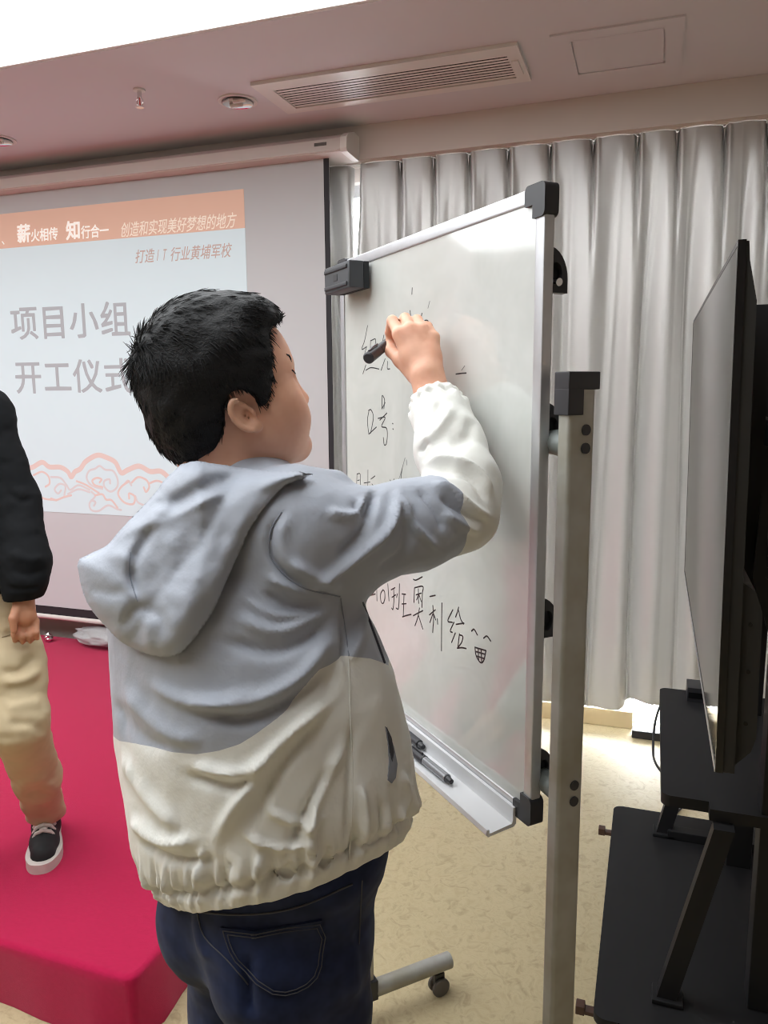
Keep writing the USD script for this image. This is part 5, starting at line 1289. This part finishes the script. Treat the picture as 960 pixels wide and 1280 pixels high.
def sd_head(p):
    q = p - HO
    x, y, z = q @ HF, q @ HR, q @ HU
    ya = np.abs(y)
    l = np.stack([x, ya, z], 1)
    d = sd_ell(l, (-.004, 0, .062), (.100, .076, .088))
    d = smin(d, sd_ell(l, (.046, 0, .02), (.047, .062, .075)), .03)                 # face
    d = smin(d, sd_ell(l, (.040, .022, -.030), (.050, .046, .050)), .03)            # jaw and cheeks
    d = smin(d, sd_cone(l, (.012, .052, -.030), (.072, .010, -.068), .020, .019), .022)
    d = smin(d, sd_ell(l, (.078, 0, -.066), (.018, .017, .014)), .012)              # chin
    d = smin(d, sd_ell(l, (.055, .046, .000), (.028, .022, .024)), .02)             # cheekbone
    d = smin(d, sd_ell(l, (.056, .034, -.024), (.034, .026, .024)), .02)
    d = smin(d, sd_cone(l, (.080, .0, .040), (.101, .0, -.006), .008, .0105), .012) # nose
    d = smin(d, sd_ell(l, (.093, .011, -.011), (.011, .008, .008)), .006)
    d = smin(d, sd_cone(l, (.084, .006, .046), (.074, .040, .046), .0085, .007), .012)
    d = smax(d, -sd_ell(l, (.094, .032, .030), (.013, .015, .009)), .010)           # eye sockets
    d = smin(d, sd_ell(l, (.084, 0, -.040), (.012, .020, .0055)), .006)             # lips
    d = smin(d, sd_ell(l, (.081, 0, -.050), (.012, .017, .006)), .006)
    d = smax(d, -sd_ell(l, (.095, .008, -.0445), (.008, .020, .0016)), .003)
    # ears
    ex, ez = (x + .002) / .92, (z - .001) / .92
    ca, sa = math.cos(math.radians(26)), math.sin(math.radians(26))
    ex, ez = ca * ex + sa * ez, ca * ez - sa * ex
    pl = np.stack([ex, (ya - .071) / .92 - .22 * np.clip(-ex, -.02, .03), ez], 1)
    e = sd_ell(pl, (-.002, .004, 0), (.0165, .0060, .0265))
    hx = [(np.array([-.002 - .0150 * math.cos(t), .0115, .003 + .0235 * math.sin(t)]), .0040) for t in np.linspace(-1.25, 2.05, 10)]
    e = smin(e, sd_chain(pl, hx, .002), .003)
    e = smin(e, sd_ell(pl, (.003, .007, -.0225), (.0085, .0055, .0075)), .004)
    e = smax(e, -sd_ell(pl, (.003, .012, -.002), (.0082, .0110, .0120)), .002)
    e = smax(e, -sd_ell(pl, (-.001, .013, .010), (.0075, .0065, .0100)), .002)
    e = smin(e, sd_ell(pl, (.012, .006, -.004), (.0036, .004, .0058)), .003)        # tragus
    e = e * .92
    d = smin(d, e, .004)
    return d


neck0, neck1 = hw(-.030, 0, -.012), P(296, 628, 1.055)
pk_ = [(460, 448, 1.265), (484, 430, 1.315), (509, 411, 1.383)]
H = lambda x, y, d: P(x, y, d)
WRIST = H(539, 490, 1.243)
FING = [  # knuckle, middle joint, end joint, tip, radius
    [H(499, 418, 1.262), H(490.5, 401, 1.288), H(487, 416, 1.318), H(491, 428, 1.328)],
    [H(513, 412, 1.264), H(506.5, 398, 1.294), H(503, 412, 1.318), H(505, 424, 1.318)],
    [H(528, 413, 1.264), H(521.5, 400, 1.288), H(517, 413, 1.306), H(518, 425, 1.304)],
    [H(542, 422, 1.262), H(534.5, 408, 1.276), H(531, 419, 1.288), H(531, 430, 1.286)]]
FR = [(.0100, .0092, .0082, .0072), (.0104, .0094, .0084, .0072), (.0100, .0090, .0080, .0070), (.0090, .0080, .0072, .0064)]
THUMB = [(H(520, 468, 1.262), .0165), (H(501, 450, 1.283), .0125), (H(489, 439, 1.308), .0100), (H(487, 428, 1.328), .0080)]


def sd_hand(p):
    a = H(541, 494, 1.243)
    d = sd_cone(p, a, H(534, 470, 1.247), .0275, .0285)
    d = smin(d, sd_cone(p, H(515, 446, 1.263), H(537, 446, 1.258), .0215, .0205), .02)
    for k, (c_, r_) in enumerate(zip(FING, FR)):
        d = smin(d, sd_cone(p, H(531 - 3 * (3 - k) * .6, 462, 1.254), c_[0], .0165, r_[0] * 1.22), .010)
    d = smin(d, sd_cone(p, H(508, 430, 1.268), H(538, 432, 1.266), .0135, .0125), .008)
    for k, (c_, r_) in enumerate(zip(FING, FR)):
        f_ = sd_cone(p, c_[0], c_[1], r_[0], r_[1])
        f_ = smin(f_, sd_cone(p, c_[1], c_[2], r_[1], r_[2]), .003)
        f_ = smin(f_, sd_cone(p, c_[2], c_[3], r_[2], r_[3]), .002)
        d = smin(d, f_, .0035)
    d = smin(d, sd_chain(p, THUMB, .006), .007)
    return d


lh = [(wrL, .026), (wrL + .05 * FRN - .04 * UPZ, .034), (wrL + .085 * FRN - .07 * UPZ, .03)]
lfing = [[wrL + .085 * FRN - .07 * UPZ + o * LAT * .0 + o * RGT, wrL + .12 * FRN - .09 * UPZ + o * 1.1 * RGT, wrL + .125 * FRN - .12 * UPZ + o * 1.1 * RGT] for o in (-.027, -.009, .009, .026)]


def sd_body(p):
    d = sd_head(p)
    d = smin(d, sd_cone(p, neck0, neck1, .057, .064), .025)
    d = smin(d, smax(sd_torso(p, -.035), PEL[2] + .21 - p[:, 2], .03), .03)
    d = smin(d, sd_cone(p, shL, neck1, .045, .05), .04)
    d = smin(d, sd_cone(p, shR, neck1, .05, .05), .04)
    d = smin(d, sd_chain(p, [(a_, max(r_ - .017, .026)) for a_, r_ in ARM[:-1]] + [(WRIST, .0275)], .02), .03)
    d = smin(d, sd_hand(p), .006)
    d = smin(d, sd_chain(p, [(a_, r_ - .015) for a_, r_ in LARM], .02), .02)
    d = smin(d, sd_chain(p, lh, .01), .01)
    for fg in lfing:
        d = smin(d, sd_chain(p, list(zip(fg, (.0095, .009, .0075))), .003), .004)
    d = smin(d, sd_chain(p, [(wrL + .03 * FRN - .03 * UPZ, .015), (wrL + .05 * FRN - .03 * UPZ + .045 * RGT, .011), (wrL + .08 * FRN - .05 * UPZ + .05 * RGT, .009)], .005), .006)
    d = smin(d, sd_ell(p, PEL + np.array([0, 0, .07]), (.140, .095, .20), (RGT, FRN, UPZ)), .04)
    for s in (1, -1):
        c_, an = LEGS[s]
        d = smin(d, sd_chain(p, [(q_, r_ - .016) for q_, r_ in c_], .03), .03)
        d = smin(d, sd_cone(p, an, np.array([an[0], an[1], .055]) + .09 * FRN, .034, .028), .02)
    return d


body = surface(sd_body, np.array([MAN[0] - .36, MAN[1] - .34, .02]), np.array([MAN[0] + .46, MAN[1] + .60, 1.79]), .0031, 2)
bo = obj('body', pm(body), M['skin'], man, smooth=True)
# eyes, lids and brows
for s in (1, -1):
    e = trimesh.creation.icosphere(3, .0115)
    e.apply_translation(hw(.0735, s * .031, .030))
    obj('eye', pm(e), mat(f'eye_white_{s + 1}', lin(225, 220, 214), .2), bo)
    obj('iris', pm(trimesh.creation.icosphere(2, .0062).apply_translation(hw(.0795, s * .0315, .031))), mat(f'iris_{s + 1}', lin(40, 26, 20), .15), bo)
    obj('eyelash', pm(tube([hw(.0815, s * .021, .0335), hw(.087, s * .031, .036), hw(.083, s * .040, .0345), hw(.078, s * .046, .031)], [.0009, .0014, .0014, .0008], 6)), M['hair'], bo)
    obj('eyebrow', pm(tube([hw(.0885, s * .012, .050), hw(.0895, s * .024, .054), hw(.084, s * .038, .055), hw(.0735, s * .050, .050)], [.0022, .0034, .0034, .0012], 8)), M['hair'], bo)

bview = View(body)
obj('eyebrow', pm(tube(bview.line([(357.5, 443.5), (360, 445), (362, 449), (363, 454)], .0004, 3), [.0016] * 3 + [.0022] * 4 + [.0018] * 2 + [.0010])), M['hair'], bo)
obj('eyelash', pm(tube(bview.line([(364.5, 462.5), (366.5, 464), (368.5, 467)], .0006, 3), .0009)), M['hair'], bo)
HAIRLINE = [(.12, .16), (.122, .118), (.098, .104), (.074, .098), (.060, .086), (.0545, .060), (.047, .030), (.036, .004), (.022, .003), (.016, .024), (.004, .034), (-.012, .032), (-.022, .018), (-.027, -.004), (-.034, -.030), (-.048, -.052), (-.075, -.064), (-.10, -.05), (-.14, .0), (-.14, .12), (-.05, .20), (.06, .20)]


def sd_hair(p):
    q = p - HO
    x, y, z = q @ HF, q @ HR, q @ HU
    l = np.stack([x, np.abs(y), z], 1)
    d = sd_ell(l, (-.002, 0, .060), (.110, .0845, .102))
    d = smin(d, sd_ell(l, (-.055, 0, .005), (.053, .066, .062)), .02)
    d = smin(d, sd_ell(l, (.044, 0, .118), (.046, .055, .030)), .02)
    d = smin(d, sd_ell(l, (.070, .006, .112), (.022, .046, .014)), .012)
    d = smin(d, sd_ell(l, (.022, .066, .045), (.028, .011, .035)), .012)
    nz = (meshkit.fbm(np.stack([x * 22, y * 70, z * 30], 1), 3, 4) - .5) * .009
    g = sd_poly(x, z, HAIRLINE) + (meshkit.noise(np.stack([x * 160, y * 160, z * 160], 1), 3) - .5) * .006
    return smax(d + nz, g, .006)


hair = surface(sd_hair, HO - .20, HO + .22, .0032, 1)
ha = obj('hair', pm(hair), M['hair'], man, 'short black hair, tousled at the crown', smooth=True)
hv_, hn_ = np.asarray(hair.vertices), normals(hair)
r_ = np.random.default_rng(11)
sel = r_.choice(len(hv_), 11000)
root, nr = hv_[sel], hn_[sel]
loc = np.stack([(root - HO) @ HF, (root - HO) @ HR, (root - HO) @ HU], 1)
outw = (np.stack([(nr @ HF), (nr @ HR), (nr @ HU)], 1))
keep = (np.linalg.norm(loc - np.array([0, 0, .05]), axis=1) > .055)
root, nr, loc = root[keep], nr[keep], loc[keep]
flow = np.zeros_like(loc)
t = loc - np.array([-.075, .01, .125])
flow[:] = t
flow[:, 2] -= .06
flow += np.where((loc[:, 2:3] > .11), np.array([.10, .03, .02]), 0) + np.where((loc[:, 2:3] < .09) & (loc[:, :1] < .02), np.array([-.02, 0, -.08]), 0)
tuft = np.exp(-(np.linalg.norm(loc - np.array([-.098, .0, .105]), axis=1) / .035) ** 2)
flow += r_.normal(0, .030, flow.shape) * (1 + 1.5 * tuft[:, None])
fw_ = flow[:, :1] * HF + flow[:, 1:2] * HR + flow[:, 2:] * HU
fw_ -= nr * (fw_ * nr).sum(1)[:, None]
fw_ /= np.linalg.norm(fw_, axis=1)[:, None] + 1e-9
ln = r_.uniform(.010, .022, len(root)) * (1 + .25 * tuft) * np.where(loc[:, 2] > .09, np.where(loc[:, 0] > .06, .7, 1.15), .8)
lift = r_.uniform(.05, .26, len(root)) + .22 * tuft
up_t = -UPZ[None] * .25
curves = []
for tt_ in (0, .35, .7, 1.0):
    c_ = root - nr * .002 + fw_ * (ln * tt_)[:, None] + nr * (ln * lift * (tt_ - .45 * tt_ ** 2 * (1 - tuft)))[:, None] + np.array([0, 0, -1.]) * (ln * .10 * tt_ ** 2 * (1 - tuft))[:, None]
    curves.append(c_)
cp = np.stack(curves, 1).reshape(-1, 3) - MAN
bc = UsdGeom.BasisCurves.Define(stage, str(ha.GetPath()) + '/hair_strand')
bc.CreateTypeAttr('linear')
bc.CreatePointsAttr(Vt.Vec3fArray.FromNumpy(cp.astype(np.float32)))
bc.CreateCurveVertexCountsAttr(Vt.IntArray.FromNumpy(np.full(len(root), 4, np.int32)))
bc.CreateWidthsAttr(Vt.FloatArray.FromNumpy(np.tile(np.array([.0013, .0012, .0009, .0003], np.float32), len(root))))
bc.SetWidthsInterpolation('vertex')
UsdShade.MaterialBindingAPI.Apply(bc.GetPrim()).Bind(M['hair'])
bc.GetPrim().SetCustomDataByKey('kind', 'stuff')

# the marker in his hand
a_, b_ = H(*pk_[0]), H(*pk_[2])
bl = on(509, 411, BN, BK - .003)
b_ = bl + (a_ - bl) / np.linalg.norm(a_ - bl) * .002
d_ = (b_ - a_) / np.linalg.norm(b_ - a_)
Ln = np.linalg.norm(b_ - a_)
mk = thing('marker_pen', 'black whiteboard marker held in the writing hand', 'marker pen', a_)
obj('barrel', cyl(d_ * .045, d_ * (Ln - .018), .0088, 20, bevel=.001), M['blackplastic'], mk)
obj('cap', cyl(d_ * .0, d_ * .046, .0098, 20, .0092, bevel=.0022), M['blackplastic'], mk)
sdv = np.cross(d_, UPZ)
sdv /= np.linalg.norm(sdv)
upv = np.cross(sdv, d_)
obj('pocket_clip', tube([d_ * .008 + upv * .0105, d_ * .026 + upv * .0125, d_ * .044 + upv * .0115], .0018, 8), mat('clip_grey', lin(96, 98, 102), .35), mk)
obj('nib', cyl(d_ * (Ln - .019), d_ * Ln, .0055, 14, .0018), M['ink'], mk)

# ------------------------------------------------------------------ the second man, walking on the stage
M['black_jersey'] = mat('black_jersey', lin(21, 22, 24), .9, spec=.15, bump=.3, bscale=700, bdist=.001)
M['chino'] = mat('beige_cotton', lin(196, 178, 146), .85, spec=.2, vary=.08, scale=14, bump=.2, bscale=800, bdist=.001)
f2 = on(57, 1085, [0, 0, 1], STZ)       # his left toe
D2 = 2.20
G = lambda x, y, d=D2: P(x, y, d)
F2 = -FWD * .93 + LAT * .36             # facing the camera
F2 /= np.linalg.norm(F2)
L2 = np.cross(UPZ, F2)                  # his left = to the right of the picture
MAN2 = np.array([*G(-62, 760)[:2], STZ])
ankL = f2 - F2 * .17
ankL = np.array([ankL[0], ankL[1], STZ + .105])
hipL = G(0, 770, 2.22)
hipR = hipL - L2 * .19
kneeL = G(24, 905, 2.13)
ankR = np.array([*(hipR - F2 * .10 - L2 * .05)[:2], STZ + .125])
kneeR = (hipR + ankR) / 2 + F2 * .06
shL2, shR2 = G(-22, 520, 2.19), G(-22, 520, 2.19) - L2 * .36
nk2 = (shL2 + shR2) / 2 + UPZ * .05
elL2, wrL2 = G(18, 628, 2.17), G(29, 744, 2.10)
elR2, wrR2 = shR2 - UPZ * .27 - L2 * .05 - F2 * .05, shR2 - UPZ * .50 - L2 * .04 + F2 * .02
hd2 = nk2 + UPZ * .172 + F2 * .03
pelv2 = (hipL + hipR) / 2 + UPZ * .05
A2 = (L2, F2, UPZ)


def sd_top2(p):
    ch = (shL2 + shR2) / 2 - UPZ * .12
    d = sd_ell(p, ch, (.205, .135, .22), A2)
    d = smin(d, sd_ell(p, pelv2 + UPZ * .12, (.18, .135, .22), A2), .06)
    d = smin(d, sd_ell(p, (shL2 + shR2) / 2 - UPZ * .25 + (pelv2 - (shL2 + shR2) / 2) * np.array([.5, .5, 0]), (.195, .135, .32), A2), .06)
    d = smin(d, sd_ell(p, (shL2 + shR2) / 2 - UPZ * .20, (.190, .130, .30), A2), .05)
    d = smin(d, sd_cone(p, shL2, shR2, .072, .072), .05)
    for q_ in (shL2, shR2):
        d = smin(d, sd_cone(p, nk2 - UPZ * .01, q_, .055, .06), .04)
    d = smin(d, sd_chain(p, [(shL2, .078), (elL2, .066), (G(31, 705, 2.115), .064), (G(30, 731, 2.10), .052), (wrL2, .047)], .03), .03)
    d = smin(d, sd_chain(p, [(shR2, .078), (elR2, .066), (wrR2, .05)], .03), .03)
    d = smin(d, sd_cone(p, nk2 - UPZ * .02, nk2 + UPZ * .02, .068, .062), .03)
    d = smax(d, (pelv2[2] + .005) - p[:, 2] - 10 * np.maximum(0, .0) - np.where(sd_cone(p, elL2, wrL2, .075, .075) < 0, 9, 0) - np.where(sd_cone(p, elR2, wrR2, .075, .075) < 0, 9, 0), .008)
    return smax(d, -(p[:, 2] - (wrL2[2] - .010)) - np.where(sd_cone(p, elL2, wrL2, .1, .1) < 0, 0, 9), .004)


def sd_trs2(p):
    d = sd_ell(p, pelv2, (.17, .125, .16), A2)
    d = smin(d, sd_chain(p, [(hipL - L2 * .005, .100), ((hipL + kneeL) / 2, .092), (kneeL, .072), (kneeL * .4 + ankL * .6 + L2 * .004, .064), (ankL - UPZ * .02, .058)], .04), .03)
    d = smin(d, sd_chain(p, [(hipR, .100), ((hipR + kneeR) / 2, .092), (kneeR, .074), (ankR, .058)], .04), .03)
    d = smax(d, p[:, 2] - pelv2[2] - .09, .01)
    return smax(d, STZ + .082 - p[:, 2], .004)


hand2 = wrL2 - UPZ * .075 + F2 * .025 - L2 * .004


def sd_body2(p):
    d = sd_ell(p, hd2 + UPZ * .02, (.074, .094, .105), A2)
    d = smin(d, sd_ell(p, hd2 + F2 * .035 - UPZ * .05, (.055, .055, .06), A2), .03)
    d = smin(d, sd_cone(p, hd2 + F2 * .085 + UPZ * .012, hd2 + F2 * .105 - UPZ * .018, .009, .012), .012)
    for s in (1, -1):
        d = smin(d, sd_ell(p, hd2 + s * L2 * .077 - UPZ * .005, (.009, .017, .03), A2), .006)
        d = smax(d, -sd_ell(p, hd2 + F2 * .098 + s * L2 * .032 + UPZ * .018, (.015, .013, .008), A2), .008)
    d = smin(d, sd_ell(p, hd2 + F2 * .088 - UPZ * .046, (.020, .011, .0055), A2), .005)
    d = smin(d, sd_ell(p, hd2 + F2 * .086 - UPZ * .056, (.017, .011, .0060), A2), .005)
    d = smin(d, sd_ell(p, hd2 + F2 * .072 - UPZ * .085, (.022, .022, .018), A2), .015)
    d = smin(d, sd_cone(p, hd2 - F2 * .02 - UPZ * .05, nk2 - UPZ * .02, .055, .058), .02)
    d = smin(d, sd_ell(p, (shL2 + shR2) / 2 - UPZ * .18, (.17, .105, .28), A2), .04)
    d = smin(d, sd_cone(p, shL2, shR2, .05, .05), .04)
    d = smin(d, sd_ell(p, pelv2, (.15, .10, .15), A2), .05)
    for a, b, c in ((shL2, elL2, wrL2), (shR2, elR2, wrR2)):
        d = smin(d, sd_chain(p, [(a, .055), (b, .04), (c, .028)], .02), .03)
    for h_, k_, n_ in ((hipL, kneeL, ankL), (hipR, kneeR, ankR)):
        d = smin(d, sd_chain(p, [(h_, .08), (k_, .052), (n_, .038)], .03), .03)
    for w0, sg in ((wrL2, 1), (wrR2, -1)):
        pc = w0 - UPZ * .055 + F2 * .008
        d = smin(d, sd_cone(p, w0, pc, .026, .030), .012)
        for i, o in enumerate((-.026, -.009, .009, .025)):
            k0 = pc - UPZ * .018 + o * L2 * 1.05
            k1 = k0 - UPZ * (.034 if i in (1, 2) else .028) + F2 * .016
            k2 = k1 - UPZ * .020 - F2 * .012
            d = smin(d, sd_chain(p, [(pc + o * .6 * L2, .012), (k0, .0098), (k1, .0088), (k2, .0075)], .003), .0035)
        d = smin(d, sd_chain(p, [(w0 - UPZ * .02 + F2 * .02 - sg * L2 * .012, .014), (w0 - UPZ * .052 + F2 * .038 - sg * L2 * .026, .0115), (w0 - UPZ * .085 + F2 * .040 - sg * L2 * .026, .009)], .004), .006)
    return d


man2 = thing('person', 'person in a black sweatshirt and beige trousers walking on the red stage', 'person', MAN2)
pm2 = lambda q: place(MAN2, q)
lo2, hi2 = np.array([MAN2[0] - .52, MAN2[1] - .50, STZ]), np.array([MAN2[0] + .50, MAN2[1] + .62, nk2[2] + .42])
b2 = obj('body', pm2(surface(sd_body2, lo2 + [0, 0, .05], hi2, .0046, 2)), M['skin2'], man2, smooth=True)
for s in (1, -1):
    obj('eye', pm2(trimesh.creation.icosphere(2, .011).apply_translation(hd2 + F2 * .079 + s * L2 * .032 + UPZ * .018)), mat(f'eye2_{s + 1}', lin(60, 48, 44), .2), b2)
    obj('eyebrow', pm2(tube([hd2 + F2 * .093 + s * L2 * .014 + UPZ * .036, hd2 + F2 * .088 + s * L2 * .035 + UPZ * .040, hd2 + F2 * .074 + s * L2 * .052 + UPZ * .034], .003, 6)), M['hair'], b2)
HL2 = [(.13, .16), (.125, .078), (.095, .072), (.072, .068), (.055, .060), (.042, .030), (.030, -.004), (.016, -.004), (.010, .016), (-.010, .024), (-.026, .004), (-.034, -.035), (-.055, -.062), (-.10, -.06), (-.15, .02), (-.14, .16), (0, .22)]


def sd_hair2(p):
    q = p - hd2
    x, y, z = q @ F2, q @ L2, q @ UPZ
    d = sd_ell(p, hd2 + UPZ * .034 - F2 * .008, (.084, .106, .112), A2)
    d = smin(d, sd_ell(p, hd2 + F2 * .055 + UPZ * .105, (.060, .045, .026), A2), .02)
    d = d + (meshkit.fbm(np.stack([x * 30, y * 60, z * 30], 1), 3, 2) - .5) * .012
    return smax(d, sd_poly(x, z, HL2) + (meshkit.noise(q * 150, 3) - .5) * .008, .006)
obj('hair', pm2(surface(sd_hair2, hd2 - .18, hd2 + .2, .0045, 1)), M['hair'], man2, smooth=True)
top2 = surface(sd_top2, lo2 + [0, 0, .4], hi2, .0062, 3)
v, n = np.array(top2.vertices), normals(top2)
v += n * ((meshkit.fbm(v * np.array([13, 13, 17]) + 2, 3, 6) - .5) * .016)[:, None]
top2 = sculpt(trimesh.Trimesh(v, top2.faces, process=False), [([(5, 610), (25, 625), (45, 620)], 6, -.008), ([(10, 690), (35, 700), (58, 695)], 6, .006), ([(12, 712), (35, 718), (58, 712)], 5, -.006), ([(6, 734), (28, 737), (54, 733)], 3, -.006)])
sw = obj('sweatshirt', pm2(top2), M['black_jersey'], man2, smooth=True)
trs = surface(sd_trs2, lo2, hi2, .0062, 3)
v, n = np.array(trs.vertices), normals(trs)
v += n * ((meshkit.fbm(v * np.array([11, 11, 15]) + 5, 3, 7) - .5) * .018)[:, None]
trs = sculpt(trimesh.Trimesh(v, trs.faces, process=False), [([(0, 840), (25, 838), (50, 815)], 6, -.010), ([(0, 852), (28, 850), (54, 835)], 6, .010), ([(5, 890), (30, 880), (55, 880)], 8, .008), ([(8, 905), (35, 905), (60, 915)], 7, -.008), ([(20, 985), (45, 975), (70, 985)], 7, .008), ([(25, 998), (48, 992), (72, 1000)], 5, -.008), ([(0, 793), (20, 790), (44, 768)], 5, -.008)])
tr2 = obj('trousers', pm2(trs), M['chino'], man2, smooth=True)
tview = View(trs)
obj('pocket_seam', pm2(tube(tview.line([(2, 797), (20, 790), (38, 775)], .001), .0014, 6)), mat('chino_seam', lin(150, 134, 106), .8), tr2)
shoe(man2, MAN2, ankL + F2 * .0, F2 * 1.0 - L2 * .04, .0, base=STZ)
shoe(man2, MAN2, ankR, F2, -.12, base=STZ + .035)
